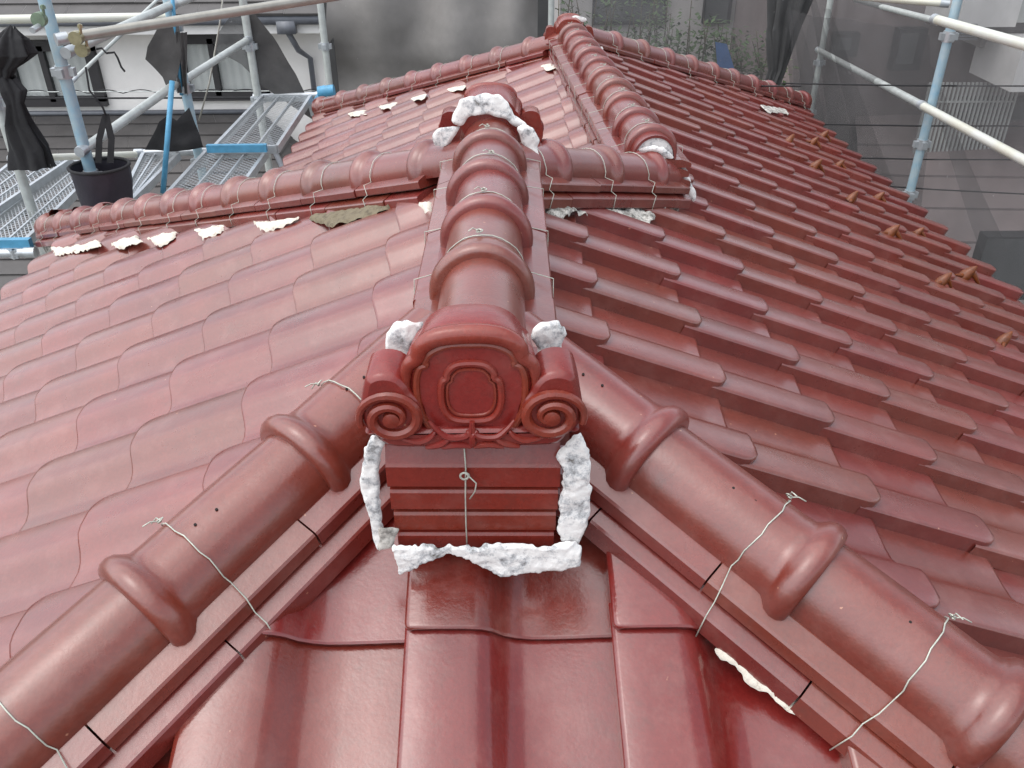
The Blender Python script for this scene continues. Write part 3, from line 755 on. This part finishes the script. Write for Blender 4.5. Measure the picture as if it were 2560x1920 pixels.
rail('pale yellowed level rail along the neighbour gutter', aty(-120, 44, 4.2), aty(368, 36, 4.6), .028, 'pipe_cream')
rail('level pipe under the walkways by the second upright', aty(300, 331, 4.5), aty(590, 323, 4.6), .028, 'galvanised')
rail('level pipe carrying the left walkways', aty(30, 343, 3.5), aty(300, 333, 4.3), .022, 'pipe_cream')
rail('level pipe at the far end of the upper walkway', aty(555, 210, 5.6), aty(690, 205, 5.65), .026, 'galvanised')
rail('thin diagonal brace with black joints behind the rails', aty(160, 172, 3.9), aty(345, -5, 5.2), .012, 'pipe_grey')
rail('level pipe with a cut end at the left edge below the walkway', aty(-60, 548, 2.75), aty(66, 545, 2.75), .026, 'galvanised')
bb = MB(); bb.box(aty(-10, 527, 2.78), (.20, .02, .03)); tag(bb.build('blue_crossbar', 'blue_paint'), 'blue painted walkway hook bar at the left frame edge', 'bar')
bb = MB(); bb.tube([aty(352, 418, 3.6), aty(372, 175, 3.9)], .017, 8); tag(bb.build('blue_bar', 'blue_paint', None, True), 'faded light blue upright bar leaning on the second upright', 'bar')
bb = MB(); bb.tube([aty(372, -10, 4.42), aty(378, 60, 4.43), aty(385, 130, 4.42), aty(392, 205, 4.45)], .013, 8); tag(bb.build('blue_strap', 'blue_paint', None, True), 'blue strap running down the second upright', 'strap')
# clamps
def clamp(label, c, mat, s=1):
    t = thing('pipe_clamp', label, 'clamp', c); c = Vector(c)
    b = MB(); b.tube([c+Vector((0, -.02*s, 0)), c+Vector((0, .02*s, 0))], .036*s, 14); b.build('clamp_body', mat, t, True, 40)
    b = MB(); b.tube([c+Vector((.03*s, 0, .02*s)), c+Vector((.035*s, 0, .07*s))], .008*s, 8); b.tube([c+Vector((.035*s, 0, .05*s)), c+Vector((.035*s, 0, .066*s))], .014*s, 6)
    b.build('bolt', mat, t, True, 40)
clamp('brass coloured clamp on the brown pipe beside the thick upright', aty(165, 82, 3.14), 'brass', 1)
clamp('pale clamp on the upper rail under the brass one', aty(178, 108, 3.24), 'brass', 1.0)
clamp('green and cream coupler at the top left corner', aty(85, 42, 3.0), 'green_paint', 1.0)
bb = MB(); bb.tube([aty(88, 55, 3.0), aty(70, 66, 2.92)], .016, 12); tag(bb.build('pipe_stub', 'galvanised', None, True, 40), 'short cut pipe end sticking out of the green coupler', 'pipe')
# walkways of expanded metal mesh
def walkway(label, quad, z, ribs=3, nx=34, ny=16):
    P = [atz(u, v, z) for u, v in quad]         # near-left, far-left, far-right, near-right
    c = sum(P, Vector())/4; t = thing('mesh_walkway', label, 'walkway', c, 'metal mesh walkways of the scaffold')
    def at(a, b_): return P[0].lerp(P[3], a).lerp(P[1].lerp(P[2], a), b_)
    ed = [at(0, 0), at(0, 1), at(1, 1), at(1, 0)]
    b = MB()
    for i in range(4):
        a, e = ed[i], ed[(i+1) % 4]; d = (e-a).normalized(); l = d.cross(Vector((0, 0, 1)))
        b.prism([a+l*.012+Vector((0, 0, .012)), a-l*.012+Vector((0, 0, .012)), a-l*.012-Vector((0, 0, .04)), a+l*.012-Vector((0, 0, .04))], d, 0, (e-a).length)
    b.build('edge_frame', 'galvanised', t)
    b = MB()
    for k in range(1, ribs):
        a, e = at(k/ribs, 0), at(k/ribs, 1); d = (e-a).normalized(); l = d.cross(Vector((0, 0, 1)))
        b.prism([a+l*.006+Vector((0, 0, .004)), a-l*.006+Vector((0, 0, .004)), a-l*.006-Vector((0, 0, .02)), a+l*.006-Vector((0, 0, .02))], d, 0, (e-a).length)
    b.build('rib', 'galvanised', t)
    b = MB(); Lx = (P[3]-P[0]).length; Ly = (P[1]-P[0]).length; sy = .042; ny = int(Ly/sy); nx = int(Lx/.045)
    for j in range(ny):                  # diamond strands
        for s in (0, 1):
            for i in range(nx):
                a0, a1 = i/nx, (i+1)/nx; b0, b1 = (j+s)/ny, (j+1-s)/ny
                p, q = at(a0, b0), at(a1, b1); d = (q-p).normalized(); l = d.cross(Vector((0, 0, 1)))*.0026
                b.quad(p-l, q-l, q+l, p+l)
    kind(b.build('mesh_strands', 'galvanised', t), 'stuff')
    return t
walkway('upper mesh walkway between the third upright and the far eave', [(463, 318), (567, 208), (671, 208), (598, 318)], -.95)
walkway('mesh walkway just behind the rear left hip, near its middle', [(350, 432), (445, 328), (575, 328), (500, 432)], -1.0)
walkway('narrow mesh walkway right of the black bag', [(250, 455), (310, 332), (386, 332), (288, 430)], -1.05)
walkway('mesh walkway behind the thick left upright', [(-90, 445), (35, 345), (152, 345), (-50, 480)], -1.08)
walkway('wide mesh walkway at the left edge, in front of the thick upright', [(-60, 512), (157, 350), (225, 352), (30, 545)], -1.12)
bb = MB(); bb.box(atz(512, 320, -.93), (.20, .018, .025)); tag(bb.build('walkway_hook_bar', 'blue_paint'), 'blue hook bar where the two upper walkways meet', 'bar')
# swivel joint at the end of the far left hip
jt = thing('scaffold_joint', 'blue and silver scaffold joint at the end of the far left hip', 'scaffold joint', aty(690, 215, 5.5))
b = MB(); b.tube([aty(677, 232, 5.5), aty(705, 190, 5.6)], .035, 12); b.tube([aty(688, 200, 5.5), aty(722, 196, 5.5)], .05, 12); b.build('coupler', 'blue_paint', jt, True, 40)
b = MB(); b.tube([aty(675, 222, 5.45), aty(678, 250, 5.45)], [.04, .025], 10); b.build('latch', 'galvanised', jt, True, 40)

# --- sheets, cloths and nets
def cloth(name, label, cat, pts4, mat, wav=.03, nu=24, nv=24, seed=0, group=None, rip=.06):
    a, b_, c, d = [Vector(p) for p in pts4]; n = (b_-a).cross(d-a).normalized()
    def fn(s, t):
        p = a.lerp(b_, s).lerp(d.lerp(c, s), t)
        w = noise.noise(Vector((s*2.3+seed, t*1.6, seed)))*wav*2+math.sin(s*19+t*4*noise.noise(Vector((s*3, t*2, seed+4))))*wav*.35
        e = rip*wav*noise.noise(Vector((s*9, t*9, seed+9)))
        return p+n*w+Vector((0, 0, e))
    o = grid(name, fn, nu, nv, mat)
    return tag(o, label, cat, group)
y = 7.6
cloth('scaffold_sheet', 'large brown grey opaque sheet hung behind the far left hip', 'scaffold sheet', [aty(708, -60, y), aty(1170, -60, y), aty(1165, 215, y), aty(712, 215, y)], 'net_opaque', .2, 80, 40, 1)
bb = MB(); bb.box((aty(1173, 60, 7.55)), (.055, .01, .9)); tag(bb.build('sheet_hem', 'net_dark'), 'black eyeleted hem along the right side of the grey sheet', 'sheet edge')
bb = MB(); bb.box((aty(705, 60, 7.55)), (.06, .01, .9)); tag(bb.build('sheet_hem', 'net_dark'), 'black hem along the left side of the grey sheet', 'sheet edge')
cloth('scaffold_net', 'see-through netting right of the far peak with a plant behind it', 'scaffold net', [aty(1210, -60, 7.7), aty(1690, -60, 7.4), aty(1690, 300, 7.4), aty(1210, 300, 7.7)], 'net_clear', .06, 30, 14, 3)
# gathered dark folds of the net
def draped(name, label, cat, spine, mat, pleats=7, seed=0, depth=.25):
    """gathered hanging cloth: spine = [(centre, half width)] from top to bottom"""
    rnd = random.Random(seed); ph = [rnd.uniform(0, 6) for _ in range(5)]; n = len(spine)-1
    def fn(s, t):
        f = t*n; i = min(n-1, int(f)); f -= i; f = f*f*(3-2*f)
        c = spine[i][0].lerp(spine[i+1][0], f); w = spine[i][1]*(1-f)+spine[i+1][1]*f
        a = s*2*math.pi
        wob = 1+.22*math.sin(pleats*a+ph[0]+t*2)+.12*math.sin((pleats*2+1)*a+ph[1]-t*4)+.12*noise.noise(Vector((math.cos(a)*2, math.sin(a)*2, t*6+seed)))
        return c+Vector((math.cos(a)*w*wob, math.sin(a)*w*depth*2*wob, .02*noise.noise(Vector((a, t*3, seed)))))
    o = grid(name, fn, 90, 26, mat); return tag(o, label, cat)
draped('bundled_net', 'dark netting gathered into folds right of the plant', 'net bundle', [(aty(1712, -40, 7.0), .20), (aty(1692, 60, 7.0), .13), (aty(1680, 150, 7.0), .07), (aty(1655, 215, 7.0), .06)], 'net_dark', 6, 3)
draped('bundled_net', 'black netting tied in a hanging bundle at the left edge', 'net bundle', [(aty(14, 165, 3.2), .05), (aty(30, 195, 3.2), .07), (aty(32, 225, 3.2), .045), (aty(40, 270, 3.25), .075), (aty(62, 320, 3.28), .10), (aty(72, 362, 3.3), .115)], 'black_cloth', 4, 5)
draped('tied_cloth', 'black knotted cloth above the hanging bundle, top left', 'cloth', [(aty(27, 58, 3.15), .012), (aty(24, 80, 3.15), .07), (aty(24, 120, 3.15), .11), (aty(8, 150, 3.18), .06), (aty(6, 168, 3.2), .045)], 'black_cloth', 5, 6)
# right hand net runs along the right scaffold
XR = 3.15
RNET = cloth('scaffold_net', 'large dark see-through net stretched along the right scaffold', 'scaffold net', [atx(1690, -10, XR+.35), (XR+.2, 1.0, 1.3), (XR+.2, .8, -3.2), (XR+.35, 7.2, -3.2)], 'net_clear', .05, 60, 16, 7)
cloth('scaffold_net', 'darker overlapping net layer between the two right uprights', 'scaffold net', [aty(1700, 20, 6.0), aty(2010, 75, 5.0), aty(1990, 560, 5.0), aty(1720, 420, 6.0)], 'net_thin', .05, 30, 14, 8)
for k, (u0, v0, u1, v1) in enumerate(((1712, 0, 1775, 470), (1745, 0, 1850, 480), (1775, 20, 1925, 430), (2015, 150, 2160, 560), (1990, 470, 2120, 640))):
    a_, b_ = aty(u0, v0, 5.6), aty(u1, v1, 5.3)
    grid('net_pleat', lambda s_, t_: a_.lerp(b_, t_)+Vector(((s_-.5)*(.05+.22*t_)+.05*math.sin(t_*3+k), .03*math.sin(s_*3.1)+.02*math.sin(t_*7), 0)), 4, 12, 'net_pleat', RNET)
def xpole(px_top, px_bot, label, r, mat, x=XR):
    a, c = atx(*px_bot, x), None
    d = ray(*px_top); yy = a.y; tt = (yy-CAM.y)/d.y
    return pole('scaffold_pipe', label, [(x, yy, GZ), (x, yy, 2.0)], r, mat, PG, [(x, yy, aty(0, v, yy).z) for v in ((95, 330, 440) if px_bot[0] > 1900 else (150, 258))]), yy
(_, ya) = xpole((2020, 0), (1962, 430), 'blue-grey right upright pipe crossed by two handrails', .031, 'pipe_blue', 3.05)
(_, yb) = xpole((1770, 0), (1750, 250), 'farther right upright pipe at the end of the handrail', .031, 'pipe_grey', 3.35)
def xr_(u, v, x=3.0): return atx(u, v, x)
rail('right handrail descending from the farther upright to the frame edge', aty(1768, 108, yb-.05), aty(1992, 228, ya-.05), .027, 'pipe_grey')
rail('right handrail continuing past the near right upright, yellow taped', aty(1992, 228, ya-.05), aty(2330, 410, ya-2.0), .028, 'pipe_cream')
rail('upper right handrail from the near right upright to the frame edge', aty(2022, 42, ya-.05), aty(2330, 130, ya-1.8), .030, 'pipe_cream')
rail('thin level pipe at the top right crossing behind the upright', aty(1760, -14, ya+.4), aty(2040, 8, ya+.2), .022, 'pipe_cream')
rail('pale rail at the top right running behind the net', aty(1850, 0, yb), aty(2060, 55, ya+.2), .024, 'pipe_grey')
# clothes-line like wires of the net
for k, (u0, v0, u1, v1) in enumerate(((1690, 180, 2230, 186), (1740, 268, 2230, 272), (1790, 340, 2230, 345), (1560, 182, 1730, 186), (1810, 395, 2230, 420))):
    bb = MB(); bb.tube([aty(u0, v0, 5.2), aty((u0+u1)/2, (v0+v1)/2+2, 4.9), aty(u1, v1, 4.6)], .006, 6)
    bb.build('net_cord', 'black_cloth', RNET, True)
# tarps on the left
cloth('small_tarp', 'small grey tarp folded round the second upright', 'tarp', [aty(375, 68, 4.42), aty(402, 70, 4.42), aty(408, 205, 4.42), aty(385, 200, 4.42)], 'tarp', .03, 14, 14, 11)
def poly_cloth(name, label, pts, mat, cat='tarp', seed=0, wav=.02):
    P = [Vector(p) for p in pts]; c = sum(P, Vector())/len(P); n = (P[1]-P[0]).cross(P[2]-P[0]).normalized()
    bm = bmesh.new(); vs__ = [bm.verts.new(p) for p in P]; bm.faces.new(vs__); bmesh.ops.triangulate(bm, faces=bm.faces[:])
    for _ in range(4): bmesh.ops.subdivide_edges(bm, edges=bm.edges[:], cuts=1, use_grid_fill=True)
    for v in bm.verts:
        v.co += n*(noise.noise(v.co*3+Vector((seed, 0, 0)))*wav*2+noise.noise(v.co*9)*wav*.6)
    me = bpy.data.meshes.new(name); bm.to_mesh(me); bm.free(); me.materials.append(MAT[mat]); me.polygons.foreach_set('use_smooth', [True]*len(me.polygons))
    return tag(put(name, me), label, cat)
q = lambda y: (lambda u, v: aty(u, v, y))
Q = q(4.4)
poly_cloth('hanging_tarp', 'grey pointed tarp hanging left of the second upright', [Q(340, 62), Q(384, 55), Q(392, 120), Q(375, 200), Q(362, 195), Q(350, 168), Q(314, 128), Q(320, 100)], 'tarp', seed=1)
Q = q(5.62)
poly_cloth('hanging_tarp', 'large triangular grey tarp right of the third upright', [Q(520, 20), Q(545, 22), Q(590, 80), Q(640, 165), Q(690, 270), Q(672, 255), Q(560, 180), Q(550, 130)], 'tarp', seed=2)
poly_cloth('hanging_tarp', 'sheer grey tarp flap left of the third upright', [Q(505, 28), Q(540, 22), Q(545, 165), Q(520, 140), Q(466, 110), Q(472, 70), Q(490, 45)], 'net_mid', seed=3)
Q = q(4.3)
poly_cloth('bunched_tarp', 'black tarp bunched at the foot of the second upright', [Q(312, 325), Q(335, 285), Q(345, 262), Q(362, 250), Q(380, 262), Q(405, 235), Q(430, 300), Q(436, 322), Q(380, 330)], 'black_cloth', seed=4, wav=.05)
# black bag hanging behind the rear left hip
bagc = atz(215, 352, -.78); by = bagc.y
bg_ = thing('hanging_bag', 'black cloth bag with a round rim hanging behind the rear left hip', 'bag', bagc)
rr = (aty(277, 352, by)-aty(152, 352, by)).length/2; cc = aty(214, 358, by)
grid('bag_body', lambda s, t: Vector((cc.x+math.cos(s*2*math.pi)*rr*(1-.24*t+(.10*math.sin(s*31.4+t*5)+.12*noise.noise(Vector((math.cos(s*6.283)*2, math.sin(s*6.283)*2, t*3))))*(.15+t)), cc.y+math.sin(s*2*math.pi)*rr*.9*(1-.15*t), cc.z-t*.42+.01*math.sin(s*12))), 32, 8, 'bag_cloth', bg_)
b = MB(); b.tube([Vector((cc.x+math.cos(a)*rr, cc.y+math.sin(a)*rr*.9, cc.z)) for a in [2*math.pi*k/28 for k in range(28)]], .010, 6, closed=True); b.build('bag_rim', 'black_cloth', bg_, True)
b = MB(); b.tube([Vector((cc.x, cc.y, cc.z-.42)), Vector((cc.x, cc.y, cc.z-.43))], rr*.8, 16); b.build('bag_bottom', 'bag_cloth', bg_)
hk = aty(228, 247, by)
for nm, e, x0 in (('strap', aty(238, 352, by), .0), ('strap', aty(212, 352, by), -.02)):
    d = (e-hk); l = Vector((.018, 0, 0)); b = MB()
    mid = hk.lerp(e, .5)+Vector((.02 if x0 == 0 else -.015, 0, 0))
    for a_, c_ in ((hk, mid), (mid, e)): b.add([a_-l, a_+l, c_+l*1.1, c_-l*1.1, a_-l+Vector((0, .004, 0)), a_+l+Vector((0, .004, 0)), c_+l*1.1+Vector((0, .004, 0)), c_-l*1.1+Vector((0, .004, 0))], [(0, 1, 2, 3), (7, 6, 5, 4), (0, 3, 7, 4), (1, 5, 6, 2)])
    b.build(nm, 'black_cloth', bg_)
b = MB(); b.tube([hk, aty(222, 232, by), aty(193, 195, by), aty(185, 145, by)], .006, 6)
b.build('hook_wire', 'black_cloth', bg_, True)
bb = MB(); bb.tube([aty(u, v, 3.3) for u, v in ((208, 106), (220, 104), (230, 115), (247, 113), (254, 125), (262, 145), (270, 155))], .006, 6); tag(bb.build('bent_wire_hook', 'black_cloth', None, True), 'bent black wire hook hanging off the upper pale rail', 'hook')
bb = MB(); bb.tube([aty(430, 260, 5.0), aty(452, 180, 5.0), aty(475, 50, 5.1), aty(482, -10, 5.1)], .007, 6); tag(bb.build('brown_cable', 'pipe_brown', None, True), 'thin brown cable slanting across the neighbour window', 'cable')

# --- neighbour house on the left
YH = 11.0
def wz(v): return aty(350, v, YH).z
def wx(u, v=120): return aty(u, v, YH).x
nh = thing('neighbour_house', 'white rendered neighbour house with dark slate roofs, upper left', 'house', (wx(350), YH, GZ))
x0, x1 = wx(-500), wx(705)
zt_ = wz(52)
b = MB(); b.box(((x0+x1)/2, YH+1.5, (zt_+GZ)/2), ((x1-x0)/2, 1.5, (zt_-GZ)/2)); b.build('wall', 'house_wall', nh)
b = MB(); b.box(((x0+x1)/2, YH-.20, wz(52)-.02), ((x1-x0)/2+.1, .30, .03)); b.box(((x0+x1)/2, YH-.52, wz(52)+.06), ((x1-x0)/2+.15, .025, .10)); b.build('eave_board', 'house_trim', nh)
b = MB(); g0, g1 = Vector((x0, YH-.60, wz(52)+.14)), Vector((x1+.15, YH-.60, wz(52)+.14)); b.tube([g0, g1], .065, 10); b.build('gutter', 'gutter', nh, True)
b = MB(); dx = wx(672); b.box((dx-.15, YH-.6, wz(52)+.05), (.12, .07, .08)); b.tube([(dx-.15, YH-.6, wz(52)), (dx-.1, YH-.3, wz(52)-.3), (dx, YH-.08, wz(52)-.45), (dx, YH-.08, GZ)], .04, 8); b.build('downpipe', 'gutter', nh, True)
# upper roof of individual slates rows
def slate_roof(parent, name, A, B, Cc, Dd, rows, cols, lap=.02, seed=0):
    """A-B lower edge, D-C upper edge; one object per slate row up to the limit"""
    A, B, Cc, Dd = map(Vector, (A, B, Cc, Dd)); n = (B-A).cross(Dd-A).normalized(); rnd = random.Random(seed)
    if n.z < 0: n = -n
    for j in range(rows):
        b = MB()
        for i in range(cols):
            o = .5*(j % 2)
            a0, a1 = (i+o)/cols+.0001, min(1, (i+1+o)/cols)-.0001
            if a1 <= a0: continue
            t0, t1 = j/rows, (j+1.15)/rows
            def at(a, t): return A.lerp(B, a).lerp(Dd.lerp(Cc, a), t)
            h = lap+rnd.uniform(-.003, .003)
            v = [at(a0, t0)+n*h, at(a1, t0)+n*h, at(a1, min(1, t1)), at(a0, min(1, t1)), at(a0, t0)-n*.004, at(a1, t0)-n*.004]
            b.add(v, [(0, 1, 2, 3), (4, 5, 1, 0)])
        b.build(name, 'slate', parent)
r0 = wz(52)+.2
slate_roof(nh, 'slate_row', (x0, YH-.66, r0), (x1+.2, YH-.66, r0), (x1+.2, YH+3.4, r0+1.8), (x0, YH+3.4, r0+1.8), 16, 14, .03, 1)
# windows
def window(u0, u1, v0, v1, name, split=.5):
    xa, xb, za, zb = wx(u0, (v0+v1)/2), wx(u1, (v0+v1)/2), wz(v1), wz(v0)
    b = MB(); fw = .07
    for (cx, cz, hx, hz) in (((xa+xb)/2, zb, (xb-xa)/2+fw, fw), ((xa+xb)/2, za, (xb-xa)/2+fw, fw), (xa, (za+zb)/2, fw, (zb-za)/2), (xb, (za+zb)/2, fw, (zb-za)/2), (xa+(xb-xa)*split, (za+zb)/2, .04, (zb-za)/2)):
        b.box((cx, YH-.04, cz), (hx, .05, hz))
    w = b.build('window', 'window_frame', nh)
    grid('curtain', lambda s, t: Vector((xa+(xb-xa)*s, YH-.012+.006*math.sin(s*60), za+(zb-za)*t)), 90, 1, 'curtain', w)
    b = MB(); b.quad((xa, YH-.03, za), (xb, YH-.03, za), (xb, YH-.03, zb), (xa, YH-.03, zb)); b.build('pane', 'glass_pane', w)
window(30, 208, 95, 215, 'w1', .42)
window(395, 565, 82, 205, 'w2', .42)
window(-280, -120, 90, 215, 'w3')
# lower slate roof in front of the wall, falling towards us
yl0, yl1 = YH-.02, YH-3.6
zl = wz(243)
A_, B_ = Vector((wx(90, 243)-1.2, yl1, zl-1.55)), Vector((wx(560, 243)+1.7, yl1, zl-1.55))
slate_roof(nh, 'lower_slate_row', (x0-1, yl1, zl-1.55), B_, (wx(555, 243), yl0, zl), (x0-1, yl0, zl), 15, 12, .03, 2)
b = MB(); b.tube([(x0-1, yl0-.05, zl+.02), (wx(560, 243), yl0-.05, zl+.02)], .035, 6); b.tube([(wx(557, 243), yl0-.05, zl+.03), B_+Vector((0, 0, .05))], .04, 6); b.build('ridge_trim', 'gutter', nh, True)
slate_roof(nh, 'side_slate_row', B_, (B_.x, YH, zl-1.55), (wx(560, 243), YH-.01, zl), (wx(558, 243), yl0-.06, zl), 12, 4, .02, 3)
b = MB(); b.box(((x0+B_.x)/2-.6, (yl1+YH)/2+.3, (zl-1.7+GZ)/2), ((B_.x-x0)/2+.3, 1.4, (zl-1.7-GZ)/2)); b.build('lower_wall', 'house_wall', nh)
# twisted cable in front of the house
for k, (v, mt_, r_) in enumerate(((207, 'black_cloth', .010), (193, 'pipe_grey', .005))):
    bb = MB(); bb.tube([aty(u, v+6-.004*u, 8.0) for u in range(-40, 760, 80)], r_, 6)
    tag(bb.build('overhead_cable', mt_, None, True), ('black thick', 'thin pale')[k]+' overhead cable crossing in front of the white house', 'cable')
bb = MB(); bb.tube([aty(u, 203-.004*u-8*abs(math.sin((u-40)/24)), 8.0) for u in range(-40, 720, 6)], .005, 5); tag(bb.build('looped_cable', 'black_cloth', None, True), 'thin cable looping in waves along the overhead cable', 'cable')

# --- buildings behind the nets on the right
YB = 13.0
def bx_(b, u0, u1, v0, v1, y, th=.05):
    p, r_ = aty(u0, (v0+v1)/2, y), aty(u1, (v0+v1)/2, y); zt2, zb2 = aty((u0+u1)/2, v0, y).z, aty((u0+u1)/2, v1, y).z
    b.box(((p.x+r_.x)/2, y, (zt2+zb2)/2), (abs(r_.x-p.x)/2, th, abs(zt2-zb2)/2))
gb = thing('grey_building', 'grey building with dark windows behind the plant and netting', 'building', (aty(1400, 100, YB).x, YB, GZ))
b = MB(); p, r_ = aty(700, 100, YB), aty(1760, 100, YB); b.box(((p.x+r_.x)/2, YB+2, (GZ+2.5)/2), ((r_.x-p.x)/2, 2, (2.5-GZ)/2)); b.build('wall', 'pale_wall', gb)
for (u0, u1, v0, v1) in ((1280, 1440, -30, 52), (1520, 1580, -40, 50), (1600, 1650, 20, 110)):
    b = MB(); bx_(b, u0, u1, v0, v1, YB-.03, .06); w = b.build('window', 'dark_frame', gb)
    b = MB(); bx_(b, u0+6, u1-6, v0+6, v1-6, YB-.10, .005); b.build('pane', 'glass_pane', w)
mb_ = thing('mauve_roofed_house', 'brownish house with broad roof seen through the right net', 'house', (8, 9, GZ))
slate_z = lambda u, v, y: aty(u, v, y)
a1_, a2_ = aty(1700, 560, 6.6), aty(2500, 900, 5.6)
P = [Vector((3.9, 5.4, -4.4)), Vector((8.5, 4.6, -4.2)), Vector((9.5, 9.0, -2.2)), Vector((4.6, 9.4, -2.2))]
for j in range(9):
    b = MB()
    for i in range(1):
        def at(a, t): return P[0].lerp(P[1], a).lerp(P[3].lerp(P[2], a), t)
        t0, t1, a0, a1 = j/9, (j+1.1)/9, i, i+1
        b.add([at(a0, t0)+Vector((0, 0, .03)), at(a1, t0)+Vector((0, 0, .03)), at(a1, t1), at(a0, t1), at(a0, t0), at(a1, t0)], [(0, 1, 2, 3), (4, 5, 1, 0)])
    b.build('roof_sheet_row', 'mauve_wall', mb_)
b = MB(); b.box((8.8, 11.4, -2.6), (5.0, 2.0, 4.0)); b.build('wall', 'mauve_wall', mb_)
b = MB(); b.box((6.5, 7.6, -5.6), (2.6, 1.6, 1.0)); b.build('lower_wall', 'mauve_wall', mb_)
for (u0, u1, v0, v1, y) in ((2060, 2260, 210, 345, 9.3), (2105, 2300, 505, 640, 5.9), (1800, 1850, 70, 120, 9.3), (1930, 1990, 60, 150, 9.3)):
    b = MB(); bx_(b, u0, u1, v0, v1, y, .08); w = b.build('window', 'dark_frame', mb_)
    b = MB(); bx_(b, u0+12, u1-12, v0+12, v1-12, y-.1, .01); b.build('pane', 'glass_pane', w)
b = MB()
for k in range(22): 
    u = 1990+k*9; p = aty(u, 260, 8.8); b.box((p.x, 8.8, p.z), (.012, .012, .45))
for v in (218, 345): bx_(b, 1985, 2190, v, v+3, 8.8, .02)
kind(b.build('balcony_railing', 'curtain', mb_), 'stuff')
wb = thing('white_house', 'white walled house with dark framed window in the upper right corner', 'house', (8, 10, GZ))
b = MB(); bx_(b, 2040, 2160, -60, 42, 9.0, .5); bx_(b, 2150, 2500, 75, 175, 8.6, .5); b.build('wall', 'house_trim', wb)
b = MB(); bx_(b, 2110, 2500, -60, 90, 9.2, .3); b.build('upper_wall', 'pale_wall', wb)
b = MB(); bx_(b, 2118, 2420, -30, 66, 8.75, .06); w = b.build('window', 'dark_frame', wb)
for u0, u1 in ((2128, 2150), (2154, 2195), (2203, 2300)):
    b = MB(); bx_(b, u0, u1, -25, 48, 8.68, .012); b.build('pane', 'curtain', w)
b = MB()
for k in range(6): bx_(b, 2050, 2110, 52+k*6, 55+k*6, 8.4, .02)
b.build('vent_louvre', 'gutter', wb)

# --- plant behind the net: stems and leaves
def plant(label, u0, u1, v0, v1, y, nst, seed, dens=60):
    rnd = random.Random(seed); c = aty((u0+u1)/2, v1, y)
    t = thing('leafy_shrub', label, 'shrub', (c.x, y, GZ), 'shrubs behind the netting')
    b = MB(); lf = MB()
    for k in range(nst):
        u = rnd.uniform(u0, u1); p0 = aty(u, v1+rnd.uniform(0, 60), y+rnd.uniform(-.3, .3)); hgt = (v1-v0)*rnd.uniform(.6, 1.0)
        p1 = aty(u+rnd.uniform(-25, 25), v1-hgt, y+rnd.uniform(-.3, .3)); pm = p0.lerp(p1, .5)+Vector((rnd.uniform(-.1, .1), 0, 0))
        b.tube([(p0.x, p0.y, GZ), p0, pm, p1], [.02, .012, .009, .004], 5)
        for q_ in range(dens):
            f = rnd.random()**.8; base = p0.lerp(pm, f*2) if f < .5 else pm.lerp(p1, f*2-1)
            base = base+Vector((rnd.gauss(0, .09), rnd.gauss(0, .12), rnd.gauss(0, .04)))
            a = rnd.uniform(0, 6.28); l = rnd.uniform(.05, .10); d = Vector((math.cos(a), math.sin(a), rnd.uniform(-.9, .3))).normalized()*l; w_ = d.cross(Vector((0, 0, 1))).normalized()*l*.28
            lf.add([base, base+d*.5+w_, base+d, base+d*.5-w_], [(0, 1, 2, 3)])
    b.build('stem', 'bark', t, True); kind(lf.build('foliage', 'leaf', t), 'stuff')
plant('leafy shrub with upright stems behind the clear netting', 1300, 1440, -40, 170, 8.9, 12, 1, 50)
plant('denser shrub behind the netting, right of the upright one', 1440, 1560, 0, 230, 8.6, 16, 2, 80)
plant('bright green shrub low beside the dark gathered net', 1570, 1670, 60, 260, 8.6, 14, 3, 90)
plant('thin stems of a shrub just right of the far peak', 1225, 1300, -40, 90, 9.2, 7, 4, 22)
bb = MB(); bb.add([aty(1545, 90, 8.0), aty(1570, 95, 8.0), aty(1590, 160, 8.0), aty(1575, 205, 8.0), aty(1545, 200, 8.0), aty(1550, 150, 8.0)], [(0, 1, 2, 3, 4, 5)])
bb.v += []; tag(bb.build('blue_tarp', 'blue_sheet'), 'strip of blue tarp glimpsed through the netting', 'tarp')
